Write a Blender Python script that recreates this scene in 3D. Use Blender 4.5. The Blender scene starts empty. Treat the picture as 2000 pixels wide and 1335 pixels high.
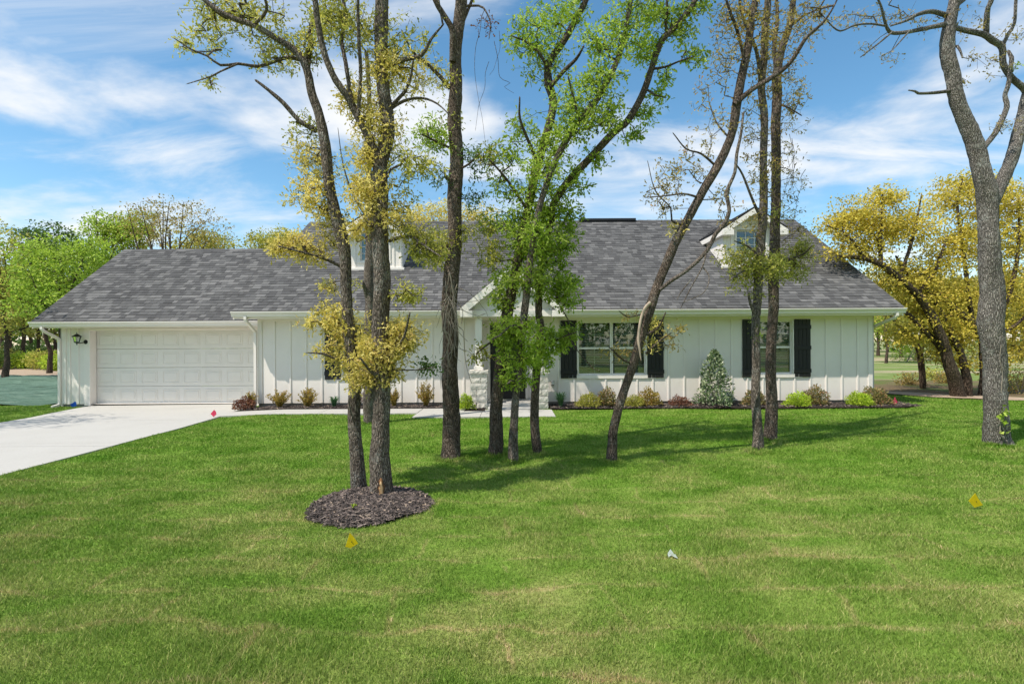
import bpy, math, random
import numpy as np
from mathutils import Vector, Matrix
RNG = np.random.default_rng(7)
random.seed(7)
sc = bpy.context.scene
COL = sc.collection

# ------------------------------------------------------------------ camera, sky, sun, exposure
F = 1000.0            # focal length in pixels of the 2000 px wide photograph
CAMZ = 1.67
ROLL = math.radians(0.33)
cam_d = bpy.data.cameras.new("camera"); cam = bpy.data.objects.new("camera", cam_d); COL.objects.link(cam)
cam_d.sensor_width = 36.0; cam_d.lens = F / 2000 * 36.0; cam_d.clip_start = 0.05; cam_d.clip_end = 2000
cam.matrix_world = Matrix.Translation((0, 0, CAMZ)) @ Matrix.Rotation(math.radians(90), 4, 'X') @ Matrix.Rotation(-ROLL, 4, 'Z')
sc.camera = cam
sc.render.resolution_x = 1024; sc.render.resolution_y = 683

SUN = Vector((0.91, 0.61, -1.75)).normalized()          # direction the light travels
ELEV = math.asin(-SUN.z); AZ = math.atan2(-SUN.x, -SUN.y)
sun_d = bpy.data.lights.new("sun", 'SUN'); sun = bpy.data.objects.new("sun", sun_d); COL.objects.link(sun)
sun_d.energy = 4.0; sun_d.angle = math.radians(0.53); sun_d.color = (1.0, 0.93, 0.82)
sun.rotation_euler = SUN.to_track_quat('-Z', 'Y').to_euler(); sun.location = (-20, -10, 40)

SKY_STRENGTH = 0.15
world = bpy.data.worlds.new("World"); sc.world = world; world.use_nodes = True
def build_world():
    nt = world.node_tree; N = nt.nodes; L = nt.links; N.clear()
    out = N.new('ShaderNodeOutputWorld'); bg = N.new('ShaderNodeBackground'); bg.inputs[1].default_value = SKY_STRENGTH
    sky = N.new('ShaderNodeTexSky'); sky.sky_type = 'NISHITA'; sky.sun_disc = False
    sky.sun_elevation = ELEV; sky.sun_rotation = AZ; sky.air_density = 1.0; sky.dust_density = 0.2; sky.ozone_density = 1.2
    hs = N.new('ShaderNodeHueSaturation'); hs.inputs['Hue'].default_value = 0.488; hs.inputs['Saturation'].default_value = 1.2; hs.inputs['Value'].default_value = 0.92
    L.new(sky.outputs[0], hs.inputs['Color'])
    tc = N.new('ShaderNodeTexCoord'); sep = N.new('ShaderNodeSeparateXYZ'); L.new(tc.outputs['Generated'], sep.inputs[0])
    def math_(op, a, b=None):
        m = N.new('ShaderNodeMath'); m.operation = op
        for i, v in enumerate((a, b)):
            if v is None: continue
            if isinstance(v, (int, float)): m.inputs[i].default_value = v
            else: L.new(v, m.inputs[i])
        return m.outputs[0]
    zz = math_('ADD', math_('MAXIMUM', sep.outputs[2], 0.0), 0.16)
    u = math_('DIVIDE', sep.outputs[0], zz); v = math_('DIVIDE', sep.outputs[1], zz)
    comb = N.new('ShaderNodeCombineXYZ'); L.new(u, comb.inputs[0]); L.new(v, comb.inputs[1])
    def cloud(rot, scale, nscale, detail, rough, lo, hi, dist, loc=(0, 0, 0)):
        mp = N.new('ShaderNodeMapping'); mp.inputs['Rotation'].default_value = (0, 0, rot); mp.inputs['Scale'].default_value = scale
        mp.inputs['Location'].default_value = loc
        L.new(comb.outputs[0], mp.inputs[0])
        n = N.new('ShaderNodeTexNoise'); n.inputs['Scale'].default_value = nscale; n.inputs['Detail'].default_value = detail
        n.inputs['Roughness'].default_value = rough; n.inputs['Distortion'].default_value = dist
        L.new(mp.outputs[0], n.inputs['Vector'])
        r = N.new('ShaderNodeValToRGB'); r.color_ramp.elements[0].position = lo; r.color_ramp.elements[1].position = hi
        r.color_ramp.interpolation = 'EASE'
        L.new(n.outputs[0], r.inputs[0]); return r.outputs[0]
    c1 = cloud(math.radians(-24), (0.55, 1.5, 1), 1.0, 10, 0.62, 0.45, 0.74, 0.6, (3.1, 0.7, 0))       # streaked high cloud
    c2 = cloud(math.radians(20), (1.0, 1.15, 1), 1.15, 9, 0.55, 0.47, 0.68, 0.15, (1.3, 5.2, 0))        # soft puffs
    cm = math_('MAXIMUM', c1, c2)
    cm = math_('MULTIPLY', cm, 0.95)
    mix = N.new('ShaderNodeMixRGB'); L.new(cm, mix.inputs[0]); L.new(hs.outputs[0], mix.inputs[1]); mix.inputs[2].default_value = (5.0, 5.05, 5.1, 1)
    L.new(mix.outputs[0], bg.inputs[0]); L.new(bg.outputs[0], out.inputs[0])
build_world()
sc.view_settings.view_transform = 'Standard'; sc.view_settings.look = 'None'
sc.view_settings.gamma = 1.0; sc.view_settings.use_curve_mapping = False
sc.view_settings.exposure = 0.45
sc.cycles.max_bounces = 6; sc.cycles.diffuse_bounces = 3; sc.cycles.transparent_max_bounces = 12

# ------------------------------------------------------------------ photo pixel -> world (a direction; the distance is given)
CR, SR = math.cos(ROLL), math.sin(ROLL)
def unroll(x, y):
    u, v = x - 1000.0, y - 667.0
    return u * CR - v * SR, u * SR + v * CR
def P(x, y, d):
    u, v = unroll(x, y)
    return Vector((u / F * d, d, CAMZ - v / F * d))
def G(x, y, z=0.0):                                    # where the ray through a pixel meets the level z
    u, v = unroll(x, y)
    d = (CAMZ - z) * F / v
    return Vector((u / F * d, d, z))
def sstep(a, b, x):
    t = np.clip((x - a) / (b - a), 0, 1); return t * t * (3 - 2 * t)
def gz(x, y):
    """height of the finished ground: level, 9 cm lower in front of the garage"""
    return -0.09 * sstep(-5.5, -8.0, x) * sstep(8.5, 12.8, y)

# ------------------------------------------------------------------ node material helpers
class M:
    def __init__(s, name):
        s.m = bpy.data.materials.new(name); s.m.use_nodes = True; s.nt = s.m.node_tree; s.N = s.nt.nodes; s.L = s.nt.links
        s.N.clear(); s.out = s.N.new('ShaderNodeOutputMaterial')
    def n(s, t, **kw):
        nd = s.N.new('ShaderNode' + t)
        for k, v in kw.items(): setattr(nd, k, v)
        return nd
    def set(s, inp, v):
        if hasattr(v, 'node'): s.L.new(v, inp)
        else: inp.default_value = v
    def pos(s): return s.n('NewGeometry').outputs['Position']
    def objc(s): return s.n('TexCoord').outputs['Object']
    def mapping(s, v, scale=(1, 1, 1), rot=(0, 0, 0), loc=(0, 0, 0)):
        m = s.n('Mapping'); s.L.new(v, m.inputs[0]); m.inputs['Scale'].default_value = scale; m.inputs['Rotation'].default_value = rot
        m.inputs['Location'].default_value = loc; return m.outputs[0]
    def noise(s, v, scale, detail=4, rough=.5, dist=0):
        n = s.n('TexNoise'); s.L.new(v, n.inputs['Vector']); n.inputs['Scale'].default_value = scale
        n.inputs['Detail'].default_value = detail; n.inputs['Roughness'].default_value = rough; n.inputs['Distortion'].default_value = dist
        return n.outputs[0]
    def voro(s, v, scale, feature='F1'):
        n = s.n('TexVoronoi'); n.feature = feature; s.L.new(v, n.inputs['Vector']); n.inputs['Scale'].default_value = scale
        return n.outputs['Distance']
    def ramp(s, f, stops, interp='LINEAR'):
        r = s.n('ValToRGB'); cr = r.color_ramp; cr.interpolation = interp
        while len(cr.elements) < len(stops): cr.elements.new(0.5)
        for e, (p, c) in zip(cr.elements, stops):
            e.position = p; e.color = (c, c, c, 1) if isinstance(c, (int, float)) else (*c, 1)
        s.L.new(f, r.inputs[0]); return r.outputs[0]
    def mix(s, f, a, b, mode='MIX'):
        m = s.n('MixRGB'); m.blend_type = mode
        for i, v in enumerate((f, a, b)):
            if hasattr(v, 'node'): s.L.new(v, m.inputs[i])
            elif i == 0: m.inputs[0].default_value = v
            else: m.inputs[i].default_value = (*v, 1)
        return m.outputs[0]
    def math(s, op, a, b=0.0):
        m = s.n('Math'); m.operation = op; s.set(m.inputs[0], a); s.set(m.inputs[1], b); return m.outputs[0]
    def attr(s, name='rnd'):
        a = s.n('Attribute'); a.attribute_name = name; return a.outputs['Fac']
    def rnd(s):                                       # one number for each piece, joined or single
        o = s.n('ObjectInfo').outputs['Random']
        return s.math('FRACT', s.math('ADD', o, s.attr()))
    def bump(s, h, strength=.3, dist=.01):
        b = s.n('Bump'); s.L.new(h, b.inputs['Height']); b.inputs['Strength'].default_value = strength; b.inputs['Distance'].default_value = dist
        return b.outputs[0]
    def pbr(s, color, rough=.6, metal=0, spec=.5, normal=None):
        p = s.n('BsdfPrincipled'); s.set(p.inputs['Base Color'], color if hasattr(color, 'node') else (*color, 1)); s.set(p.inputs['Roughness'], rough)
        p.inputs['Metallic'].default_value = metal; p.inputs['Specular IOR Level'].default_value = spec
        if normal is not None: s.L.new(normal, p.inputs['Normal'])
        return p.outputs[0]
    def done(s, shader): s.L.new(shader, s.out.inputs[0]); return s.m

MAT = {}
def mat_paint(name, c, rough=.55, spec=.35):
    m = M(name); p = m.pos(); n = m.noise(p, 3, 3); n2 = m.noise(p, 90, 2)
    col = m.mix(m.ramp(n, [(.3, 0.0), (.75, 1.0)]), c, tuple(x * .95 for x in c))
    return m.done(m.pbr(col, rough, 0, spec, m.bump(n2, .08, .002)))
MAT['white'] = mat_paint('white_paint', (.835, .775, .72))
MAT['trim'] = mat_paint('white_trim', (.85, .79, .735), .45)
MAT['metalwhite'] = mat_paint('white_gutter_metal', (.83, .77, .715), .35, .5)
MAT['doorwhite'] = mat_paint('white_garage_door', (.78, .745, .69), .45)
MAT['vinyl'] = mat_paint('white_vinyl', (.85, .80, .75), .35)
MAT['blackmetal'] = mat_paint('black_metal', (.012, .012, .013), .4)
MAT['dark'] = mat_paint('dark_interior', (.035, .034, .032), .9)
def mat_black_wood():
    m = M('black_stained_wood'); v = m.mapping(m.pos(), (60, 60, 4)); n = m.noise(v, 1.5, 5, .6)
    col = m.mix(n, (.006, .006, .007), (.022, .021, .021)); return m.done(m.pbr(col, .55, 0, .4, m.bump(n, .4, .003)))
MAT['shutter'] = mat_black_wood()
def mat_blind():
    m = M('white_blind'); return m.done(m.pbr((.78, .76, .70), .6))
MAT['blind'] = mat_blind()
def mat_glass():
    m = M('window_glass'); lw = m.n('Fresnel'); lw.inputs[0].default_value = 1.5
    f = m.math('MINIMUM', m.math('ADD', m.math('MULTIPLY', lw.outputs[0], 1.0), .05), 1.0)
    tr = m.n('BsdfTransparent'); tr.inputs[0].default_value = (.80, .86, .82, 1)
    gl = m.n('BsdfGlossy'); gl.inputs['Roughness'].default_value = .02; gl.inputs[0].default_value = (.9, .95, .93, 1)
    x = m.n('MixShader'); m.L.new(f, x.inputs[0]); m.L.new(tr.outputs[0], x.inputs[1]); m.L.new(gl.outputs[0], x.inputs[2])
    return m.done(x.outputs[0])
MAT['glass'] = mat_glass()
def mat_shingle():
    m = M('asphalt_shingle'); r = m.rnd(); p = m.pos()
    c = m.ramp(r, [(0, (.070, .069, .070)), (.3, (.089, .088, .089)), (.6, (.107, .106, .106)), (.8, (.132, .130, .129)), (1, (.162, .159, .157))])
    g = m.noise(p, 160, 2, .7); big = m.noise(m.mapping(p, (1, 1, 1)), .6, 3)
    c = m.mix(1.0, c, m.ramp(g, [(.25, .68), (.75, 1.3)]), 'MULTIPLY')
    c = m.mix(1.0, c, m.ramp(big, [(.3, .9), (.7, 1.08)]), 'MULTIPLY')
    return m.done(m.pbr(c, .92, 0, .2, m.bump(g, .5, .004)))
MAT['shingle'] = mat_shingle()
def mat_roofbase():
    m = M('roof_felt'); return m.done(m.pbr((.05, .05, .052), .95, 0, .1))
MAT['felt'] = mat_roofbase()
def mat_concrete():
    m = M('concrete'); p = m.pos(); n = m.noise(p, 1.1, 6, .6); f = m.noise(p, 70, 3, .7); st = m.noise(m.mapping(p, (.5, 2.2, 1)), 1.2, 5, .6)
    c = m.mix(n, (.41, .395, .365), (.48, .465, .435)); c = m.mix(1, c, m.ramp(f, [(.3, .88), (.7, 1.07)]), 'MULTIPLY')
    c = m.mix(m.ramp(st, [(.55, 0.0), (.8, .35)]), c, (.30, .285, .26))
    return m.done(m.pbr(c, .85, 0, .25, m.bump(f, .25, .004)))
MAT['concrete'] = mat_concrete()
def mat_foundation():
    m = M('foundation_concrete'); p = m.pos(); n = m.noise(p, 6, 5, .6)
    return m.done(m.pbr(m.mix(n, (.24, .22, .20), (.38, .355, .33)), .9, 0, .2, m.bump(n, .3, .01)))
MAT['foundation'] = mat_foundation()
def mat_stone():
    m = M('cream_limestone'); p = m.pos(); r = m.rnd(); n = m.noise(p, 14, 6, .65); f = m.noise(p, 60, 3)
    c = m.mix(r, (.62, .57, .50), (.74, .71, .65)); c = m.mix(m.ramp(n, [(.35, 0.0), (.75, .5)]), c, (.50, .45, .39))
    return m.done(m.pbr(c, .9, 0, .2, m.bump(m.math('ADD', n, m.math('MULTIPLY', f, .3)), .8, .015)))
MAT['stone'] = mat_stone()
def mat_mortar():
    m = M('mortar'); n = m.noise(m.pos(), 50, 3); return m.done(m.pbr(m.mix(n, (.50, .47, .43), (.62, .59, .55)), .95, 0, .1, m.bump(n, .4, .004)))
MAT['mortar'] = mat_mortar()
def mat_brick():
    m = M('washed_brick'); r = m.rnd(); n = m.noise(m.pos(), 22, 4, .6)
    c = m.ramp(r, [(0, (.30, .20, .17)), (.4, (.42, .31, .27)), (.7, (.52, .43, .38)), (1, (.34, .27, .25))])
    c = m.mix(m.ramp(n, [(.45, 0.0), (.7, .6)]), c, (.60, .55, .50)); return m.done(m.pbr(c, .9, 0, .2, m.bump(n, .5, .005)))
MAT['brick'] = mat_brick()

def grass_color(m, blade):
    """lawn colour from the position on the ground: sod slabs, tired tan seams, greener and paler patches"""
    p = m.pos()
    warp = m.n('MixRGB'); warp.blend_type = 'ADD'; warp.inputs[0].default_value = 1
    nv = m.n('TexNoise'); m.L.new(p, nv.inputs['Vector']); nv.inputs['Scale'].default_value = 1.6; nv.inputs['Detail'].default_value = 4
    sc_ = m.n('VectorMath'); sc_.operation = 'SCALE'; m.L.new(nv.outputs['Color'], sc_.inputs[0]); sc_.inputs['Scale'].default_value = .42
    m.L.new(p, warp.inputs[1]); m.L.new(sc_.outputs[0], warp.inputs[2])
    flat = m.mapping(warp.outputs[0], (1, 1, 0), loc=(.55, .1, 0))
    br = m.n('TexBrick'); m.L.new(flat, br.inputs['Vector']); br.inputs['Scale'].default_value = 1.0; br.inputs['Brick Width'].default_value = 1.42
    br.inputs['Row Height'].default_value = .47; br.inputs['Mortar Size'].default_value = .035; br.inputs['Mortar Smooth'].default_value = 1.0
    br.inputs['Color1'].default_value = (0, 0, 0, 1); br.inputs['Color2'].default_value = (.45, .45, .45, 1); br.inputs['Mortar'].default_value = (0, 0, 0, 1)
    seam = br.outputs['Fac']; slab = br.outputs['Color']
    big = m.noise(p, .55, 4, .55); mid = m.noise(m.mapping(p, (.55, 1, 1)), 2.3, 5, .6); fine = m.noise(p, 26, 3, .6)
    green = m.mix(m.ramp(mid, [(.30, 0.0), (.70, 1.0)]), (.105, .245, .014), (.190, .345, .036))
    green = m.mix(m.math('MULTIPLY', slab, .5), green, (.27, .38, .07))
    # older, tired sod towards the street side of the lawn
    sy = m.n('SeparateXYZ'); m.L.new(p, sy.inputs[0])
    near = m.ramp(m.math('DIVIDE', sy.outputs[1], 13.0), [(.15, 1.0), (.40, .55), (.62, .12)])
    tan = m.math('MULTIPLY', m.ramp(big, [(.36, 0.15), (.58, 1.0)]), m.ramp(mid, [(.40, 0.0), (.60, 1.0)]))
    tan = m.math('MULTIPLY', tan, m.math('ADD', m.math('MULTIPLY', near, .72), .1))
    seamf = m.math('MULTIPLY', m.math('MULTIPLY', seam, m.ramp(mid, [(.34, 0.0), (.56, 1.0)])), m.math('ADD', m.math('MULTIPLY', near, .50), .10))
    t = m.math('MINIMUM', m.math('ADD', m.math('MULTIPLY', tan, .75), seamf), 1.0)
    col = m.mix(t, green, (.50, .42, .19))
    col = m.mix(m.math('MULTIPLY', near, .22), col, (.36, .40, .13))
    bare = m.math('MULTIPLY', m.math('MULTIPLY', seam, m.ramp(m.noise(p, 1.1, 3, .6), [(.60, 0.0), (.70, 1.0)])), .6)
    col = m.mix(bare, col, (.17, .115, .06))
    return col, fine
def mat_lawn():
    m = M('lawn_soil'); c, fine = grass_color(m, False)
    c = m.mix(1, c, m.ramp(fine, [(.3, .55), (.7, .95)]), 'MULTIPLY')
    return m.done(m.pbr(c, .95, 0, .1, m.bump(fine, .6, .02)))
MAT['lawn'] = mat_lawn()
def leafy(m, col, rough=.5, trans=.35, spec=.3, tcol=None):
    a = m.pbr(col, rough, 0, spec); t = m.n('BsdfTranslucent'); m.L.new(tcol if tcol is not None else col, t.inputs[0])
    x = m.n('MixShader'); x.inputs[0].default_value = trans; m.L.new(a, x.inputs[1]); m.L.new(t.outputs[0], x.inputs[2])
    return m.done(x.outputs[0])
def mat_blade():
    m = M('grass_blade'); c, fine = grass_color(m, True); r = m.attr()
    c = m.mix(1, c, m.ramp(r, [(0, (.62, .66, .60)), (.5, (1.0, 1.0, 1.0)), (.86, (1.18, 1.16, 1.15)), (.93, (1.75, 1.30, 2.2)), (1, (2.1, 1.45, 2.8))]), 'MULTIPLY')
    return leafy(m, c, .6, .3, .2)
MAT['blade'] = mat_blade()
def mat_leaf(name, stops, trans=.4, rough=.5, gain=1.45):
    m = M(name); r = m.rnd(); big = m.noise(m.pos(), 1.3, 3)
    c = m.ramp(m.math('FRACT', m.attr()), [(p_, tuple(min(.85, q_ * gain) for q_ in c_)) for p_, c_ in stops]); c = m.mix(1, c, m.ramp(big, [(.3, .78), (.7, 1.18)]), 'MULTIPLY')
    return leafy(m, c, rough, trans)
MAT['gold'] = mat_leaf('gold_spring_leaf', [(0, (.24, .21, .04)), (.3, (.41, .355, .08)), (.6, (.55, .465, .13)), (.88, (.60, .51, .19)), (1, (.52, .34, .12))], .45)
MAT['amber'] = mat_leaf('amber_spring_leaf', [(0, (.20, .175, .025)), (.3, (.38, .32, .045)), (.65, (.53, .435, .07)), (.88, (.62, .48, .10)), (1, (.55, .33, .07))], .45)
MAT['olive'] = mat_leaf('olive_spring_leaf', [(0, (.15, .165, .025)), (.35, (.27, .28, .048)), (.7, (.41, .39, .085)), (1, (.50, .43, .12))], .45)
MAT['sparse'] = mat_leaf('brown_olive_leaf', [(0, (.12, .10, .025)), (.4, (.25, .205, .05)), (.75, (.37, .29, .08)), (1, (.28, .14, .045))], .42)
MAT['green'] = mat_leaf('bright_green_leaf', [(0, (.095, .15, .014)), (.35, (.205, .30, .028)), (.7, (.33, .43, .06)), (1, (.46, .52, .12))], .5)
MAT['dgreen'] = mat_leaf('dark_green_leaf', [(0, (.03, .065, .012)), (.5, (.07, .13, .022)), (1, (.13, .20, .04))], .35)
MAT['lime'] = mat_leaf('lime_shrub_leaf', [(0, (.16, .24, .015)), (.5, (.30, .40, .03)), (1, (.42, .50, .06))], .35)
MAT['holly'] = mat_leaf('holly_leaf', [(0, (.04, .075, .03)), (.5, (.09, .14, .055)), (.8, (.28, .32, .19)), (1, (.50, .50, .36))], .15, .28)
MAT['mottled'] = mat_leaf('mottled_shrub_leaf', [(0, (.06, .07, .022)), (.4, (.14, .14, .04)), (.75, (.25, .20, .08)), (1, (.34, .16, .09))], .3, .4)
MAT['russet'] = mat_leaf('russet_shrub_leaf', [(0, (.07, .03, .025)), (.5, (.15, .06, .04)), (1, (.26, .13, .07))], .3, .4)
MAT['bronze'] = mat_leaf('bronze_shrub_leaf', [(0, (.13, .10, .02)), (.5, (.26, .20, .04)), (.85, (.36, .28, .07)), (1, (.36, .15, .05))], .35)
MAT['liriope'] = mat_leaf('liriope_blade', [(0, (.025, .07, .03)), (.5, (.05, .12, .05)), (1, (.10, .19, .08))], .3, .4)
MAT['deadleaf'] = mat_leaf('dead_leaf', [(0, (.12, .05, .02)), (1, (.22, .09, .03))], .3)

def mat_bark(name, dark, mid, light, lichen=.0, sc_=1.0):
    m = M(name); p = m.pos()
    v = m.mapping(p, (1, 1, .17)); w = m.noise(m.mapping(p, (1, 1, .5)), 18 * sc_, 3, .6)
    vv = m.n('MixRGB'); vv.blend_type = 'ADD'; vv.inputs[0].default_value = .035; m.L.new(v, vv.inputs[1])
    nn = m.n('TexNoise'); m.L.new(p, nn.inputs['Vector']); nn.inputs['Scale'].default_value = 9; m.L.new(nn.outputs['Color'], vv.inputs[2])
    cr = m.voro(vv.outputs[0], 74 * sc_, 'DISTANCE_TO_EDGE'); big = m.noise(p, 3.2, 4, .6); fine = m.noise(v, 120 * sc_, 4, .65)
    h = m.ramp(cr, [(.0, 0.0), (.22, .75), (.5, 1.0)])
    c = m.mix(h, dark, mid); c = m.mix(m.math('MULTIPLY', m.ramp(fine, [(.38, 0.0), (.64, 1.0)]), h), c, light)
    c = m.mix(1, c, m.ramp(big, [(.3, .72), (.7, 1.22)]), 'MULTIPLY')
    if lichen:
        l = m.math('MULTIPLY', m.ramp(m.noise(p, 5.5, 5, .65), [(.54, 0.0), (.66, 1.0)]), m.ramp(m.noise(p, 55, 3, .6), [(.45, 0.0), (.55, 1.0)]))
        c = m.mix(m.math('MULTIPLY', l, lichen), c, (.46, .47, .43))
    hh = m.math('ADD', h, m.math('MULTIPLY', m.math('ADD', w, fine), .4))
    return m.done(m.pbr(c, .95, 0, .1, m.bump(hh, .85, .016)))
MAT['bark'] = mat_bark('oak_bark', (.045, .036, .030), (.215, .172, .140), (.42, .36, .305), .45)
MAT['barkdark'] = mat_bark('dark_oak_bark', (.038, .028, .022), (.17, .128, .100), (.34, .275, .225), .3)
MAT['barkgrey'] = mat_bark('grey_lichen_bark', (.060, .053, .047), (.235, .210, .185), (.43, .40, .36), .6, .85)
MAT['barkfar'] = mat_bark('far_bark', (.035, .026, .020), (.125, .088, .062), (.22, .165, .125), 0, .5)
def mat_wood(name, a, b):
    m = M(name); n = m.noise(m.mapping(m.pos(), (30, 30, 3)), 2, 4); return m.done(m.pbr(m.mix(n, a, b), .8, 0, .2, m.bump(n, .3, .004)))
MAT['barewood'] = mat_wood('bare_wood', (.42, .25, .11), (.60, .42, .24))
MAT['tornbark'] = mat_wood('torn_inner_bark', (.10, .045, .02), (.27, .14, .065))
MAT['peeled'] = mat_wood('peeled_bark', (.36, .27, .20), (.55, .45, .36))
MAT['deadtwig'] = mat_wood('grey_dead_twig', (.20, .165, .13), (.40, .35, .29))
def mat_mulch(name, k=1.0):
    m = M(name); r = m.rnd(); n = m.noise(m.pos(), 60, 3)
    c = m.ramp(r, [(0, (.018 * k, .013 * k, .011 * k)), (.45, (.060 * k, .045 * k, .040 * k)), (.8, (.12 * k, .092 * k, .080 * k)), (.95, (.20 * k, .155 * k, .13 * k)), (1, (.36 * k, .27 * k, .19 * k))])
    return m.done(m.pbr(m.mix(.35, c, m.ramp(n, [(.3, .02), (.7, .10)])), .9, 0, .2))
MAT['mulch'] = mat_mulch('dark_bark_mulch', 1.8)
def mat_mulchbase():
    m = M('mulch_base'); n = m.noise(m.pos(), 40, 5, .7)
    return m.done(m.pbr(m.mix(n, (.010, .008, .007), (.065, .05, .043)), .95, 0, .1, m.bump(n, 1, .03)))
MAT['mulchbase'] = mat_mulchbase()
def mat_ground():
    m = M('rough_meadow'); p = m.pos(); st = m.noise(m.mapping(p, (.12, .55, 1)), .55, 5, .6); n = m.noise(p, 1.5, 5, .65); f = m.noise(p, 14, 4, .7)
    c = m.mix(m.ramp(n, [(.3, 0.0), (.7, 1.0)]), (.125, .19, .045), (.21, .265, .085))
    c = m.mix(m.ramp(st, [(.47, 0.0), (.60, 1.0)]), c, (.40, .33, .225))
    c = m.mix(1, c, m.ramp(f, [(.25, .65), (.75, 1.25)]), 'MULTIPLY')
    return m.done(m.pbr(c, .97, 0, .1, m.bump(f, .7, .05)))
MAT['ground'] = mat_ground()
def mat_litter():
    m = M('leaf_litter'); p = m.pos(); n = m.noise(p, 2.5, 6, .7); f = m.noise(p, 22, 4, .7)
    c = m.mix(n, (.10, .075, .045), (.27, .20, .12)); c = m.mix(m.ramp(m.noise(p, .8, 4), [(.48, 0.0), (.62, 1.0)]), c, (.13, .165, .05))
    c = m.mix(1, c, m.ramp(f, [(.25, .55), (.75, 1.3)]), 'MULTIPLY'); return m.done(m.pbr(c, .97, 0, .1, m.bump(f, .9, .05)))
MAT['litter'] = mat_litter()
def mat_dirt():
    m = M('pale_dirt'); p = m.pos(); n = m.noise(p, 3.5, 6, .65); f = m.noise(p, 45, 3)
    c = m.mix(n, (.30, .215, .15), (.47, .375, .285)); c = m.mix(1, c, m.ramp(f, [(.3, .8), (.7, 1.12)]), 'MULTIPLY')
    return m.done(m.pbr(c, .95, 0, .1, m.bump(n, .6, .03)))
MAT['dirt'] = mat_dirt()
def mat_mat():
    m = M('green_seeding_mulch'); p = m.pos(); st = m.noise(m.mapping(p, (.35, 1.4, 1), (0, 0, .12)), 1.3, 8, .72, 1.2); f = m.noise(p, 12, 5, .75)
    c = m.ramp(st, [(.30, (.06, .085, .055)), (.42, (.115, .195, .145)), (.55, (.17, .27, .205)), (.66, (.27, .36, .28)), (.78, (.42, .45, .35))])
    c = m.mix(1, c, m.ramp(f, [(.25, .6), (.75, 1.3)]), 'MULTIPLY')
    return m.done(m.pbr(c, .95, 0, .1, m.bump(m.math('ADD', st, m.math('MULTIPLY', f, .3)), 1.0, .25)))
MAT['seedmat'] = mat_mat()
def plain(name, c, rough=.5, trans=0, spec=.4):
    m = M(name); n = m.noise(m.pos(), 40, 3); col = m.mix(m.ramp(n, [(.3, 0.0), (.7, 1.0)]), c, tuple(x * .88 for x in c))
    if trans: return leafy(m, col, rough, trans, spec)
    return m.done(m.pbr(col, rough, 0, spec))
MAT['yellow'] = plain('yellow_plastic', (.84, .68, .015), .45, .4)
MAT['pink'] = plain('pink_plastic', (.90, .09, .20), .45, .4)
MAT['blue'] = plain('blue_plastic', (.01, .09, .50), .4, .25)
MAT['scrap'] = plain('pale_grey_plastic', (.50, .56, .50), .5, .15)
MAT['greybox'] = plain('grey_plastic', (.30, .30, .29), .5)
MAT['wire'] = plain('steel_wire', (.30, .30, .30), .4)
MAT['bulb'] = plain('frosted_bulb', (.85, .80, .66), .3)
MAT['whiteplastic'] = plain('white_plastic', (.80, .80, .80), .4)

# ------------------------------------------------------------------ objects
ORG = {}
def tag(o, label=None, cat=None, group=None, kind=None):
    if label: o['label'] = label
    if cat: o['category'] = cat
    if group: o['group'] = group
    if kind: o['kind'] = kind
    return o
def thing(name, loc, label, cat, group=None):
    o = bpy.data.objects.new(name, None); COL.objects.link(o); o.location = loc; o.empty_display_size = .2
    ORG[o] = Vector(loc); return tag(o, label, cat, group)
def link(name, me, parent=None, loc=None):
    o = bpy.data.objects.new(name, me); COL.objects.link(o)
    if parent is not None:
        o.parent = parent; ORG[o] = ORG.get(parent, Vector((0, 0, 0)))
    if loc is not None: o.location = loc
    return o
def fast_mesh(name, V, polys, mat, rnd=None, smooth=False):
    """V (n,3); polys: list of (m,k) index arrays; rnd per vertex"""
    V = np.asarray(V, np.float32).reshape(-1, 3)
    me = bpy.data.meshes.new(name); me.vertices.add(len(V)); me.vertices.foreach_set('co', V.ravel())
    loops = np.concatenate([np.asarray(p, np.int32).ravel() for p in polys])
    sizes = np.concatenate([np.full(len(p), np.asarray(p).shape[1], np.int32) for p in polys])
    me.loops.add(len(loops)); me.loops.foreach_set('vertex_index', loops)
    me.polygons.add(len(sizes)); st = np.zeros(len(sizes), np.int32); st[1:] = np.cumsum(sizes)[:-1]
    me.polygons.foreach_set('loop_start', st)
    try: me.polygons.foreach_set('loop_total', sizes)
    except Exception: pass
    me.polygons.foreach_set('use_smooth', np.full(len(sizes), smooth))
    me.update(calc_edges=True)
    if rnd is not None:
        a = me.attributes.new('rnd', 'FLOAT', 'POINT'); a.data.foreach_set('value', np.asarray(rnd, np.float32))
    me.materials.append(MAT[mat]); return me
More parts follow.
